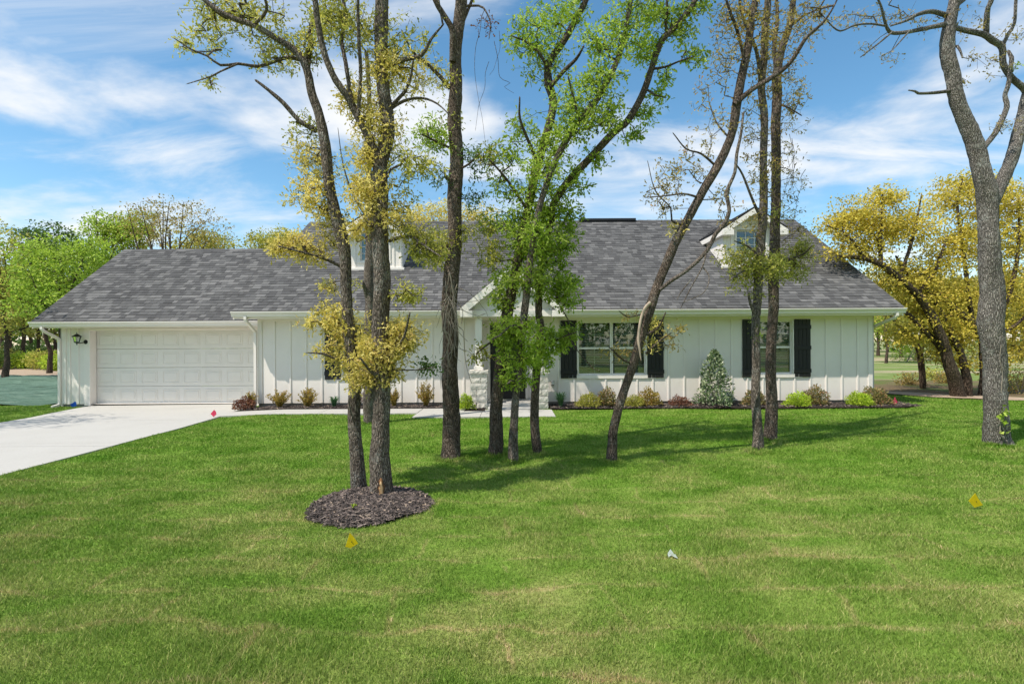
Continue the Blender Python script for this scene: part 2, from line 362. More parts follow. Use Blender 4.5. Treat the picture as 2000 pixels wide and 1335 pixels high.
class MB:
    def __init__(s): s.v = []; s.f = []
    def add(s, vs, fs):
        b = len(s.v); s.v += [tuple(v) for v in vs]; s.f += [tuple(i + b for i in f) for f in fs]; return s
    def box(s, x0, x1, y0, y1, z0, z1):
        return s.add([(x0, y0, z0), (x1, y0, z0), (x1, y1, z0), (x0, y1, z0), (x0, y0, z1), (x1, y0, z1), (x1, y1, z1), (x0, y1, z1)],
                     [(3, 2, 1, 0), (4, 5, 6, 7), (0, 1, 5, 4), (1, 2, 6, 5), (2, 3, 7, 6), (3, 0, 4, 7)])
    def bev(s, x0, x1, y0, y1, z0, z1, b):
        """box whose front (-y) face has a chamfer"""
        return s.add([(x0, y0 + b, z0), (x1, y0 + b, z0), (x1, y0 + b, z1), (x0, y0 + b, z1), (x0 + b, y0, z0 + b), (x1 - b, y0, z0 + b), (x1 - b, y0, z1 - b), (x0 + b, y0, z1 - b),
                      (x0, y1, z0), (x1, y1, z0), (x1, y1, z1), (x0, y1, z1)],
                     [(4, 5, 6, 7), (0, 1, 5, 4), (1, 2, 6, 5), (2, 3, 7, 6), (3, 0, 4, 7), (8, 9, 1, 0), (9, 10, 2, 1), (10, 11, 3, 2), (11, 8, 0, 3), (11, 10, 9, 8)])
    def quad(s, a, b, c, d): return s.add([a, b, c, d], [(0, 1, 2, 3)])
    def prism(s, pts, axis_vec):
        n = len(pts); a = [Vector(p) for p in pts]; b = [p + Vector(axis_vec) for p in a]
        return s.add(a + b, [tuple(range(n))[::-1], tuple(range(n, 2 * n))] + [(i, (i + 1) % n, n + (i + 1) % n, n + i) for i in range(n)])
    def tube(s, pts, rad, sides=8, caps=True):
        V, Q = tube(pts, rad, sides); b = len(s.v); s.v += [tuple(v) for v in V]; s.f += [tuple(int(i) + b for i in q) for q in Q]
        if caps:
            n = len(pts); s.f.append(tuple(b + i for i in range(sides))[::-1]); s.f.append(tuple(b + (n - 1) * sides + i for i in range(sides)))
        return s
    def build(s, name, mat, parent=None, smooth=False, rnd=None):
        o0 = ORG.get(parent, Vector((0, 0, 0))) if parent is not None else Vector((0, 0, 0))
        me = bpy.data.meshes.new(name); me.from_pydata([(v[0] - o0.x, v[1] - o0.y, v[2] - o0.z) for v in s.v], [], s.f); me.update()
        if smooth: me.polygons.foreach_set('use_smooth', np.ones(len(me.polygons), bool))
        if rnd is not None:
            a = me.attributes.new('rnd', 'FLOAT', 'POINT'); a.data.foreach_set('value', np.asarray(rnd, np.float32))
        me.materials.append(MAT[mat]); return link(name, me, parent)
def tube(pts, rad, sides, twist=0.0):
    pts = np.asarray([tuple(p) for p in pts], float); n = len(pts); rad = np.asarray(rad, float)
    T = np.gradient(pts, axis=0); T /= np.linalg.norm(T, axis=1)[:, None] + 1e-9
    ref = np.array([0.0, 1, 0]) if abs(T[0][1]) < .9 else np.array([1.0, 0, 0])
    u = np.cross(T[0], ref); u /= np.linalg.norm(u); V = np.zeros((n, sides, 3)); ang = np.arange(sides) / sides * 2 * math.pi + math.pi / sides
    for i in range(n):
        u = u - T[i] * np.dot(u, T[i]); u /= np.linalg.norm(u) + 1e-9; w = np.cross(T[i], u)
        r = rad[i] if rad.ndim == 1 else rad[i][:, None]
        V[i] = pts[i] + r * (np.cos(ang)[:, None] * u + np.sin(ang)[:, None] * w)
    i = np.arange(n - 1)[:, None] * sides; j = np.arange(sides)[None, :]; k = (j + 1) % sides
    Q = np.stack([i + j, i + k, i + sides + k, i + sides + j], -1).reshape(-1, 4)
    return V.reshape(-1, 3), Q

# ------------------------------------------------------------------ setting: ground sheets
def structure(o): o['kind'] = 'structure'; return o
def sheet(name, poly, mat, dz, step=.5):
    """polygon (x,y) filled with a grid that follows the ground"""
    import bmesh
    bm = bmesh.new(); f = bm.faces.new([bm.verts.new((x, y, 0)) for x, y in poly])
    xs = [p[0] for p in poly]; ys = [p[1] for p in poly]
    for ax, lo, hi in ((0, min(xs), max(xs)), (1, min(ys), max(ys))):
        t = lo + step
        while t < hi:
            nrm = (1, 0, 0) if ax == 0 else (0, 1, 0); co = (t, 0, 0) if ax == 0 else (0, t, 0)
            bmesh.ops.bisect_plane(bm, geom=bm.verts[:] + bm.edges[:] + bm.faces[:], plane_co=co, plane_no=nrm); t += step
    for v in bm.verts: v.co.z = float(gz(v.co.x, v.co.y)) + dz(v.co.x, v.co.y)
    me = bpy.data.meshes.new(name); bm.to_mesh(me); bm.free(); me.materials.append(MAT[mat])
    if me.polygons and me.polygons[0].normal.z < 0: me.flip_normals()
    return structure(link(name, me))
def lawn_bumps(x, y):
    return .012 * math.sin(x * 1.7 + y * .6) * math.sin(y * 1.3 - x * .4) + .006 * math.sin(x * 4.1 + 1) * math.sin(y * 3.3)
gm = MB().quad((-500, -300, -.16), (500, -300, -.16), (500, 900, -.16), (-500, 900, -.16)); structure(gm.build('ground', 'ground'))
BEDY = 12.62                                             # front edge of the planting bed on the right
lawn_poly = [(-6.35, -6), (15, -6), (24, 6.0), (24, 10.6), (17, 12.2), (12.6, 14.3), (10.9, 16.2), (10.4, 24), (-13.6, 24), (-13.6, 14.75), (-30, 13.6), (-30, -6)]
sheet('lawn', lawn_poly, 'lawn', lawn_bumps)

# driveway: runs straight from the garage towards the street, in slabs with open joints
DRV_R = [(-7.05, 14.6), (-7.0, 13.1), (-6.85, 12.2), (-6.7, 11.2), (-6.55, 10.0), (-6.5, 8.0), (-6.5, -6)]
DRV_L = [(-12.0, 14.6), (-11.75, 13.1), (-11.5, 12.2), (-11.3, 11.2), (-11.2, 10.0), (-11.2, 8.0), (-11.2, -6)]
def ipol(tab, y):
    t = sorted((b, a) for a, b in tab); return float(np.interp(y, [q[0] for q in t], [q[1] for q in t]))
drv = thing('driveway', (-9, 10, 0), None, None); drv['kind'] = 'structure'
cuts = [14.58, 11.4, 8.3, 5.2, 2.1, -1.0, -6]
for a, b in zip(cuts[:-1], cuts[1:]):
    ys = np.linspace(a, b + .012, 9); mb = MB(); n = len(ys)
    for y in ys:
        for x in (ipol(DRV_L, y), ipol(DRV_R, y)):
            z = float(gz(x, y)) + .022; mb.v += [(x, y, z), (x, y, z - .12)]
    for i in range(n - 1):
        k = 4 * i; mb.f += [(k, k + 4, k + 6, k + 2), (k + 1, k + 5, k + 4, k), (k + 2, k + 6, k + 7, k + 3)]
    mb.f += [(0, 2, 3, 1), (4 * n - 4, 4 * n - 3, 4 * n - 1, 4 * n - 2)]
    mb.build('slab', 'concrete', drv)
# front walk: along the bed to the porch
walk = thing('front_walk', (-4, 12.3, 0), None, None); walk['kind'] = 'structure'
def slab(x0, x1, y0, y1, parent=walk, top=.03):
    za, zb = float(gz(x0, y0)) + top, float(gz(x1, y0)) + top; mb = MB()
    mb.add([(x0, y0, -.2), (x1, y0, -.2), (x1, y1, -.2), (x0, y1, -.2), (x0, y0, za), (x1, y0, zb), (x1, y1, zb), (x0, y1, za)],
           [(3, 2, 1, 0), (4, 5, 6, 7), (0, 1, 5, 4), (1, 2, 6, 5), (2, 3, 7, 6), (3, 0, 4, 7)])
    return mb.build('slab', 'concrete', parent)
for i in range(4): slab(-6.86 + i * 1.16, -6.86 + (i + 1) * 1.16 - .01, 11.92, 12.72)
slab(-2.21, -.72, 11.28, 12.72); slab(-.71, .95, 11.28, 12.40)

# planting beds
def bed(name, poly):
    return sheet(name, poly, 'mulchbase', lambda x, y: .035 + .01 * math.sin(7 * x) * math.sin(9 * y), .3)
bed('mulch_bed', [(-6.9, 12.74), (-1.14, 12.74), (-1.14, 13.5), (-6.6, 13.5)])
bed('mulch_bed', [(.93, 12.5), (3, 12.55), (7.6, 12.35), (9.6, 12.42), (10.3, 12.9), (9.9, 13.5), (.93, 13.5)])
bed('mulch_bed', [(-1.15, 12.2), (-.66, 12.2), (-.66, 12.7), (-1.15, 12.7)])

# seeded slope and dirt on the left, rough meadow, silt strip on the right
def wavy(x, y): return .06 + .06 * math.sin(x * 1.1 + y * .5) * math.sin(y * .9) + .03 * math.sin(3 * x + 2.3 * y) * math.sin(2.1 * y - x) + .012 * math.sin(7 * x + 1) * math.sin(6 * y)
sheet('seeded_slope', [(-13.2, 14.9), (-13.2, 27.5), (-24, 28.5), (-70, 30), (-70, 12.5), (-30, 13.7)], 'seedmat', wavy, .35)
sheet('dirt_strip', [(-13.2, 27.55), (-13.2, 36), (-90, 42), (-90, 30.1), (-24, 28.55)], 'dirt', lambda x, y: .02 + .02 * math.sin(x * 2), 2)
sheet('dirt_path', [(10.45, 17.5), (11.0, 16.35), (12.7, 14.45), (17.05, 12.35), (24.05, 10.75), (24.05, 11.7), (17.3, 13.2), (13.2, 15.35), (11.8, 17.3), (11.5, 20), (10.5, 20)], 'dirt', lambda x, y: .01 + .012 * math.sin(5 * x), .6)
sheet('woodland_floor', [(11.55, 19.9), (11.9, 17.3), (13.3, 15.45), (17.4, 13.3), (40, 8), (40, 19), (24, 20.5), (15, 21.5)], 'litter', lambda x, y: -.02 + .04 * math.sin(x * 1.3) * math.sin(y), .8)
sheet('forest_floor', [(-16, 36), (-10, 46), (-110, 70), (-110, 41)], 'litter', lambda x, y: .05, 5)

# ------------------------------------------------------------------ the house
H = thing('ranch_house', (1.4, 13.33, 0), 'white board and batten ranch house with grey shingle roof and attached garage', 'house')
WY = 13.33; WX0, WX1 = -6.6, 9.36; ZB, ZS = .11, 2.30
def wall_with_openings(x0, x1, z0, z1, y, opens, depth=.12):
    mb = MB(); xs = sorted({x0, x1, *[o[0] for o in opens], *[o[1] for o in opens]}); zs = sorted({z0, z1, *[o[2] for o in opens], *[o[3] for o in opens]})
    for a, b in zip(xs[:-1], xs[1:]):
        for c, d in zip(zs[:-1], zs[1:]):
            if any(o[0] <= (a + b) / 2 <= o[1] and o[2] <= (c + d) / 2 <= o[3] for o in opens): continue
            mb.quad((a, y, c), (b, y, c), (b, y, d), (a, y, d))
    for a, b, c, d in opens:
        mb.quad((a, y, c), (a, y + depth, c), (a, y + depth, d), (a, y, d)); mb.quad((b, y, c), (b, y, d), (b, y + depth, d), (b, y + depth, c))
        mb.quad((a, y, d), (a, y + depth, d), (b, y + depth, d), (b, y, d)); mb.quad((a, y, c), (b, y, c), (b, y + depth, c), (a, y + depth, c))
    return mb
WINS = [(-4.42, -3.50, .80, 2.19, 1), (1.71, 3.49, .80, 2.19, 2), (6.44, 7.31, .80, 2.19, 1)]
ENT = (-.86, .62, ZB, 2.24)                                # porch recess
wall_with_openings(WX0, WX1, ZB, ZS + .25, WY, [w[:4] for w in WINS] + [ENT], .14).build('front_wall', 'white', H)
# entry recess
EY = 13.62
mb = MB(); mb.quad((ENT[0], WY, ZB), (ENT[0], EY, ZB), (ENT[0], EY, 2.24), (ENT[0], WY, 2.24)); mb.quad((ENT[1], WY, ZB), (ENT[1], WY, 2.24), (ENT[1], EY, 2.24), (ENT[1], EY, ZB))
mb.quad((ENT[0], EY, ZB), (ENT[1], EY, ZB), (ENT[1], EY, 2.24), (ENT[0], EY, 2.24)); mb.quad((ENT[0], WY, 2.238), (ENT[0], EY, 2.238), (ENT[1], EY, 2.238), (ENT[1], WY, 2.238)); mb.build('entry_wall', 'white', H)
# end walls and back
mb = MB(); RX0, RX1 = -7.0, 9.83; EAVEY, EAVEZ, RIDY, RIDZ = 12.85, 2.49, 17.8, 5.86; BACKY = 2 * RIDY - EAVEY
PITCH = (RIDZ - EAVEZ) / (RIDY - EAVEY)
for x in (WX0, WX1): mb.add([(x, WY, -.05), (x, BACKY - .48, -.05), (x, BACKY - .48, 2.4), (x, RIDY, RIDZ - .1), (x, WY, 2.6)], [(0, 1, 2, 3, 4)])
mb.quad((WX0, BACKY - .48, -.05), (WX1, BACKY - .48, -.05), (WX1, BACKY - .48, 2.6), (WX0, BACKY - .48, 2.6)); mb.build('end_wall', 'white', H)
MB().box(WX0 + .01, -1.0, WY + .035, WY + .2, -.2, ZB + .02).build('foundation', 'foundation', H)
MB().box(.80, WX1 - .01, WY + .035, WY + .2, -.2, ZB + .02).build('foundation', 'foundation', H)
# battens, corner boards
def covered(x, z0, z1):
    return any(w[0] - .08 <= x <= w[1] + .08 and not (z1 <= w[2] - .15 or z0 >= w[3]) for w in WINS)
x = WX0 + .42
while x < WX1 - .2:
    if not (ENT[0] - .14 < x < ENT[1] + .14):
        ins = any(w[0] - .06 <= x <= w[1] + .06 for w in WINS)
        MB().bev(x - .022, x + .022, WY - .02, WY + .005, ZB + .004, (.70 if ins else ZS + .02), .004).build('batten', 'trim', H)
    x += .41
for xa, xb in ((WX0 - .012, WX0 + .10), (WX1 - .10, WX1 + .012)): MB().bev(xa, xb, WY - .026, WY + .10, ZB - .004, ZS + .02, .004).build('corner_board', 'trim', H)
for xa, xb in ((ENT[0] - .11, ENT[0]), (ENT[1], ENT[1] + .11)): MB().bev(xa, xb, WY - .024, WY + .01, ZB + .002, 2.24, .004).build('corner_board', 'trim', H)
for xa, xb in ((WX0 + .1, -1.3), (1.32, WX1 - .1)): MB().bev(xa, xb, WY - .028, WY + .01, 2.235, ZS + .03, .004).build('frieze_board', 'trim', H)
# windows
def window(x0, x1, z0, z1, y, lights, slats=True, cols=2, rows=4, trim=True, sash=True):
    fr = MB(); t = .038; yf = y + .05
    lw = (x1 - x0) / lights
    for i in range(lights):
        a, b = x0 + i * lw, x0 + (i + 1) * lw
        fr.box(a + .002, a + t, yf, yf + .06, z0 + .002, z1 - .002); fr.box(b - t, b - .002, yf, yf + .06, z0 + .002, z1 - .002)
        fr.box(a + t, b - t, yf, yf + .06, z0 + .002, z0 + t); fr.box(a + t, b - t, yf, yf + .06, z1 - t, z1 - .002)
    w = fr.build('window', 'vinyl', H)
    zm = (z0 + z1) / 2
    for i in range(lights):
        a, b = x0 + i * lw + t, x0 + (i + 1) * lw - t
        if sash:
            MB().bev(a, b, yf + .004, yf + .05, zm - .025, zm + .025, .004).build('meeting_rail', 'vinyl', w)
            halves = ((z0 + t, zm - .025), (zm + .025, z1 - t))
        else: halves = ((z0 + t, z1 - t),)
        for k, (c, d) in enumerate(halves):
            yy = yf + (.034 if k else .022)
            MB().box(a, b, yy, yy + .004, c, d).build('pane', 'glass', w)
            if sash:
                MB().box((a + b) / 2 - .008, (a + b) / 2 + .008, yy + .007, yy + .013, c, d).build('muntin', 'vinyl', w)
                if k: MB().box(a, b, yy + .015, yy + .021, (c + d) / 2 - .008, (c + d) / 2 + .008).build('muntin', 'vinyl', w)
            else:
                for q in range(1, cols): xx = a + (b - a) * q / cols; MB().box(xx - .008, xx + .008, yy - .012, yy - .004, c, d).build('muntin', 'vinyl', w)
                for q in range(1, rows): zz = c + (d - c) * q / rows; MB().box(a, b, yy - .022, yy - .014, zz - .008, zz + .008).build('muntin', 'vinyl', w)
        if slats:
            z = z0 + t + .01; k = 0
            while z < z1 - t - .04:
                MB().add([(a + .01, yf + .085, z), (b - .01, yf + .085, z), (b - .01, yf + .125, z + .022), (a + .01, yf + .125, z + .022), (a + .01, yf + .085, z + .003), (b - .01, yf + .085, z + .003), (b - .01, yf + .125, z + .025), (a + .01, yf + .125, z + .025)],
                         [(3, 2, 1, 0), (4, 5, 6, 7), (0, 1, 5, 4), (1, 2, 6, 5), (2, 3, 7, 6), (3, 0, 4, 7)]).build('slat', 'blind', w)
                z += .044
    # the dim room behind
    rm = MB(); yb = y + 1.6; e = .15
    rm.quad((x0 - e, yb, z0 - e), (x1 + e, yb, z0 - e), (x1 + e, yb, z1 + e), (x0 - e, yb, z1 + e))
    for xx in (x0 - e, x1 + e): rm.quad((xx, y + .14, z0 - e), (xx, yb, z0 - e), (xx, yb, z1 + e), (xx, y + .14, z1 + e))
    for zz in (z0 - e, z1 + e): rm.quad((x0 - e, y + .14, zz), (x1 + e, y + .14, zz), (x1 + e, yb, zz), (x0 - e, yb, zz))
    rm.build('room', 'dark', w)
    if trim:
        MB().bev(x0 - .02, x0 + .012, y - .022, y + .052, z0, z1, .004).build('casing', 'trim', w); MB().bev(x1 - .012, x1 + .02, y - .022, y + .052, z0, z1, .004).build('casing', 'trim', w)
        MB().bev(x0 - .24, x1 + .24, y - .03, y + .05, z0 - .095, z0 - .002, .004).build('sill', 'trim', w)
    return w
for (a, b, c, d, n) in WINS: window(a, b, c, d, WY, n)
def shutter(x0, x1, z0, z1, y):
    s = MB().box(x0 + .004, x1 - .004, y - .018, y - .003, z0 + .004, z1 - .004).build('shutter', 'shutter', H)
    n = 4; w = (x1 - x0) / n
    for i in range(n): MB().bev(x0 + i * w + .003, x0 + (i + 1) * w - .003, y - .034, y - .018, z0, z1, .004).build('board', 'shutter', s)
    for zz in (z0 + .16, z0 + .76, z1 - .20): MB().bev(x0 - .006, x1 + .006, y - .052, y - .034, zz - .05, zz + .05, .004).build('rail', 'shutter', s)
for a, b in ((-4.87, -4.45), (-3.47, -3.05), (1.26, 1.68), (3.52, 3.94), (5.99, 6.41), (7.34, 7.76)): shutter(a, b, .72, 2.215, WY - .001)
# front door in the recess
d = MB().box(-.575, .345, EY - .045, EY - .006, .165, 2.17).build('front_door', 'shutter', H)
for (a, b, c, e) in ((-.46, -.16, .30, .95), (-.07, .23, .30, .95), (-.46, -.16, 1.10, 2.02), (-.07, .23, 1.10, 2.02)):
    MB().bev(a, b, EY - .058, EY - .045, c, e, .010).build('door_panel', 'shutter', d)
hb = MB().tube([(.285, EY - .05, 1.0), (.285, EY - .085, 1.0)], [.028, .028], 10).tube([(.285, EY - .085, 1.0), (.20, EY - .085, 1.0)], [.011, .009], 8).tube([(.285, EY - .05, 1.14), (.285, EY - .072, 1.14)], [.027, .027], 10); hb.build('handle', 'blackmetal', d)
for (a, b, c, e) in ((-.66, -.58, ZB + .05, 2.175), (.35, .43, ZB + .05, 2.175), (-.66, .43, 2.175, 2.236)): MB().bev(a, b, EY - .03, EY - .003, c, e, .004).build('door_trim', 'trim', H)
# porch slab and step
MB().bev(-.98, .84, 12.74, EY + .1, -.1, .135, .012).build('porch_slab', 'concrete', H)
MB().bev(-.60, .46, 12.42, 12.735, -.1, .07, .012).build('step', 'concrete', H)
# stone piers with posts
def stone_mesh(w, h, dp, seed):
    r = np.random.default_rng(seed); nx, nz = max(2, int(w / .05)), max(2, int(h / .05)); mb = MB(); idx = {}
    for j in range(nz + 1):
        for i in range(nx + 1):
            edge = i in (0, nx) or j in (0, nz); corner = i in (0, nx) and j in (0, nz)
            q = .0 if edge else -.008 + r.normal(0, .0045)
            jx = r.normal(0, .004) if edge else 0; cx = .010 if corner else 0
            xx = -w / 2 + w * i / nx + (jx if i in (0, nx) else 0) + (cx if i == 0 else -cx if i == nx else 0)
            zz = h * j / nz + (jx if j in (0, nz) else 0)
            idx[i, j] = len(mb.v); mb.v.append((xx, q, zz))
    for j in range(nz):
        for i in range(nx): mb.f.append((idx[i, j], idx[i + 1, j], idx[i + 1, j + 1], idx[i, j + 1]))
    ring = [idx[i, 0] for i in range(nx + 1)] + [idx[nx, j] for j in range(1, nz + 1)] + [idx[i, nz] for i in range(nx - 1, -1, -1)] + [idx[0, j] for j in range(nz - 1, 0, -1)]
    back = []
    for k in ring: v = mb.v[k]; back.append(len(mb.v)); mb.v.append((v[0], dp, v[2]))
    for k in range(len(ring)): mb.f.append((ring[(k + 1) % len(ring)], ring[k], back[k], back[(k + 1) % len(ring)]))
    return mb
def pier(x0, x1, y0, y1, top, seed):
    p = MB().box(x0 + .035, x1 - .035, y0 + .035, y1 - .035, -.1, top - .06).build('stone_pier', 'mortar', H); r = random.Random(seed)
    z = .0; k = 0; rows = [.17, .15, .18, .16, .13, .10]; tot = sum(rows); rows = [q * (top - .085) / tot for q in rows]
    for h in rows:
        sp = r.choice([.3, .38, .62, .7]) if k % 3 != 2 else 1.0; segs = [(0, sp), (sp, 1)] if sp < 1 else [(0, 1)]
        for a, b in segs:
            xa, xb = x0 + (x1 - x0) * a, x0 + (x1 - x0) * b; sm = stone_mesh(xb - xa - .010, h - .010, .06, seed * 50 + k); k += 1
            sm.v = [((xa + xb) / 2 + v[0], y0 + .012 + v[1], z + .005 + v[2]) for v in sm.v]; sm.build('stone', 'stone', p)
        for side in (-1, 1):                             # stones on the two flanks
            sm = stone_mesh(y1 - y0 - .11, h - .010, .06, seed * 50 + k + 777)
            xs = x0 + .012 if side < 0 else x1 - .012
            sm.v = [(xs + v[1] * (-side) * -1 if False else xs - side * (-v[1]) * -1 * -1, (y0 + y1) / 2 + .03 + v[0] * side, z + .005 + v[2]) if False else (xs - side * v[1], (y0 + y1) / 2 + .035 + side * v[0], z + .005 + v[2]) for v in sm.v]
            sm.build('stone', 'stone', p)
        z += h
    c = stone_mesh(x1 - x0 + .05, .085, y1 - y0 + .02, seed * 91); c.v = [((x0 + x1) / 2 + v[0], y0 - .02 + v[1], z + v[2]) for v in c.v]; c.f.append(tuple(range(0))) if False else None
    c.build('cap_stone', 'stone', p); MB().box(x0 - .015, x1 + .015, y0 - .005, y1 - .005, z + .01, z + .078).build('cap_stone', 'stone', p)
    xm, ym = (x0 + x1) / 2, (y0 + y1) / 2
    MB().bev(xm - .12, xm + .12, ym - .12, ym + .12, top, top + .09, .008).build('post_base', 'trim', H)
    MB().bev(xm - .085, xm + .085, ym - .085, ym + .085, top + .088, 2.36, .008).build('post', 'trim', H)
pier(-1.054, -.62, 12.70, 13.12, .97, 3); pier(.47, .90, 12.70, 13.12, .97, 4)
# outlet box by the porch
ob = MB().bev(1.005, 1.095, WY - .05, WY - .001, .535, .655, .012).build('outlet_cover', 'greybox', H); MB().bev(1.022, 1.078, WY - .062, WY - .049, .56, .635, .006).build('lid', 'whiteplastic', ob)

# roofs
def roof_plane(x0, x1, y0, z0, y1, z1, thick=.05):
    mb = MB(); mb.add([(x0, y0, z0), (x1, y0, z0), (x1, y1, z1), (x0, y1, z1), (x0, y0, z0 - thick), (x1, y0, z0 - thick), (x1, y1, z1 - thick), (x0, y1, z1 - thick)],
                      [(0, 1, 2, 3), (7, 6, 5, 4), (0, 4, 5, 1), (1, 5, 6, 2), (3, 2, 6, 7), (0, 3, 7, 4)]); return mb
SH_MESH = {}
def shingle_tile(w, pitch, lift):
    key = (round(w, 3), round(pitch, 3), lift)
    if key not in SH_MESH:
        e = .17; c, s = math.cos(math.atan(pitch)), math.sin(math.atan(pitch)); n = (0, -s, c)
        def q(x, u, h): return (x, u * c + n[1] * h, u * s + n[2] * h)
        t = .010 + lift; me = bpy.data.meshes.new('shingle'); g = .002
        me.from_pydata([q(g, 0, t), q(w - g, 0, t), q(w - g, e, .002), q(g, e, .002), q(g, 0, .001), q(w - g, 0, .001)], [], [(0, 1, 2, 3), (4, 5, 1, 0), (4, 0, 3), (1, 5, 2)])
        me.materials.append(MAT['shingle']); SH_MESH[key] = me
    return SH_MESH[key]
def shingles(roof, x0, x1, y0, z0, y1, z1, single_courses=0, seed=1, cut=None):
    r = np.random.default_rng(seed); L = math.hypot(y1 - y0, z1 - z0); n = int(L / .143); ex = L / n; pitch = (z1 - z0) / (y1 - y0); c, s = (y1 - y0) / L, (z1 - z0) / L
    V = []; Fq = []; Ft = []; R = []; cnt = 0
    for k in range(n):
        x = x0 - .015 - r.uniform(0, .0); first = True
        while x < x1 - .02:
            w = float(r.choice([.13, .16, .20, .25])); lift = float(r.choice([0, .004, .007]))
            if x + w > x1 - .08: w = x1 + .015 - x
            u = k * ex; px_, py_, pz_ = x, y0 + u * c - s * .003, z0 + u * s + c * .003
            if cut is not None and cut(x + w / 2, py_): x += w; continue
            if k < single_courses:
                me = shingle_tile(w, pitch, lift); link('shingle', me, roof, Vector((px_, py_, pz_)) - ORG[roof])
            else:
                e = min(.17, L - u); t = .010 + lift; g = .002; b = len(V); o = ORG[roof]
                for xx, uu, hh in ((g, 0, t), (w - g, 0, t), (w - g, e, .002), (g, e, .002), (g, 0, .001), (w - g, 0, .001)):
                    V.append((px_ + xx - o.x, py_ + uu * c - s * hh - o.y, pz_ + uu * s + c * hh - o.z))
                rv = r.random(); R += [rv] * 6; Fq += [(b, b + 1, b + 2, b + 3), (b + 4, b + 5, b + 1, b)]; Ft += [(b + 4, b, b + 3), (b + 1, b + 5, b + 2)]
            x += w
    me = fast_mesh('shingles', V, [np.array(Fq), np.array(Ft)], 'shingle', R); o = link('shingle_courses', me, roof); o['kind'] = 'stuff'
    return o
rf = roof_plane(RX0, RX1, EAVEY, EAVEZ, RIDY, RIDZ).add(*(lambda m: (m.v, m.f))(roof_plane(RX0, RX1, BACKY, EAVEZ, RIDY + .002, RIDZ)))
mroof = rf.build('roof', 'felt', H)
PX0, PX1, PKX, PKZ, PTZ, PFY = -1.27, 1.30, .015, 3.56, 2.50, 12.62      # porch gable
def under_porch(x, y):
    zt = PKZ - abs(x - PKX) * (PKZ - PTZ) / (PX1 - PKX); return (EAVEZ + (y - EAVEY) * PITCH) < zt - .10 and PX0 < x < PX1
shingles(mroof, RX0, RX1, EAVEY - .02, EAVEZ - .01, RIDY, RIDZ, 4, 5, under_porch)
for i in range(56):                                         # ridge caps
    xx = RX0 + .005 + i * .3003
    MB().add([(xx, RIDY - .14, RIDZ - .075), (xx + .31, RIDY - .14, RIDZ - .080), (xx + .31, RIDY, RIDZ + .016), (xx, RIDY, RIDZ + .026), (xx, RIDY + .14, RIDZ - .075), (xx + .31, RIDY + .14, RIDZ - .080)], [(0, 1, 2, 3), (3, 2, 5, 4)]).build('ridge_cap', 'shingle', mroof)
MB().bev(2.35, 4.30, RIDY - .16, RIDY + .16, RIDZ - .05, RIDZ + .055, .02).build('ridge_vent', 'blackmetal', mroof)
# soffit, fascia, gutters
MB().box(RX0 + .02, -1.25, EAVEY + .03, WY + .02, ZS, ZS + .015).build('soffit', 'trim', H); MB().box(1.28, RX1 - .02, EAVEY + .03, WY + .02, ZS, ZS + .015).build('soffit', 'trim', H)
def gutter(x0, x1, y, ztop, drop=.13):
    prof = [(0, 0), (0, -drop), (-.075, -drop), (-.088, -drop * .62), (-.122, -drop * .30), (-.128, -.022), (-.128, 0), (-.118, 0), (-.118, -.02), (-.08, -drop * .6), (-.07, -drop + .008), (-.008, -drop + .008), (-.008, 0)]
    mb = MB(); n = len(prof)
    for xx in (x0, x1): mb.v += [(xx, y + p[0], ztop + p[1]) for p in prof]
    mb.f += [(i, (i + 1) % n, n + (i + 1) % n, n + i) for i in range(n)] + [tuple(range(n)), tuple(range(n, 2 * n))[::-1]]
    return mb.build('gutter', 'metalwhite', H)
for xa, xb in ((RX0, -1.25), (1.29, RX1)):
    MB().box(xa + .004, xb - .004, EAVEY + .002, EAVEY + .03, ZS - .01, EAVEZ - .055).build('fascia', 'trim', H); gutter(xa, xb, EAVEY, EAVEZ - .025)
for x in (RX0, RX1 - .03):                                # rake boards on the gable ends
    mb = MB(); mb.add([(x, EAVEY, EAVEZ - .22), (x + .03, EAVEY, EAVEZ - .22), (x + .03, EAVEY, EAVEZ - .052), (x, EAVEY, EAVEZ - .052), (x, RIDY, RIDZ - .22), (x + .03, RIDY, RIDZ - .22), (x + .03, RIDY, RIDZ - .052), (x, RIDY, RIDZ - .052)],
                      [(3, 2, 1, 0), (4, 5, 6, 7), (0, 1, 5, 4), (1, 2, 6, 5), (2, 3, 7, 6), (3, 0, 4, 7)]).build('rake_board', 'trim', H)

# garage wing
GY, GX0 = 14.50, -12.72; GEY, GEZ, GRY, GRZ = 14.00, 2.31, 17.35, 4.86; GB = -.02
DX0, DX1, DZ0, DZ1, DY = -11.95, -7.06, -.075, 2.065, 14.72
wall_with_openings(GX0, WX0 + .03, GB, 2.2, GY, [(DX0 - .02, DX1 + .02, GB, DZ1 + .02)], .22).build('garage_wall', 'white', H)
MB().box(GX0 + .01, DX0 - .1, GY + .035, GY + .2, -.3, GB + .02).build('foundation', 'foundation', H)
MB().quad((GX0, GY, -.3), (GX0, 21, -.3), (GX0, 21, 2.3), (GX0, GY, 2.3)).build('garage_end_wall', 'white', H)
gd = MB(); sh = (DZ1 - DZ0) / 4
for i in range(4): gd.bev(DX0, DX1, DY, DY + .05, DZ0 + i * sh + .004, DZ0 + (i + 1) * sh - .004, .006)
gdo = gd.build('garage_door', 'doorwhite', H); cw = (DX1 - DX0) / 8
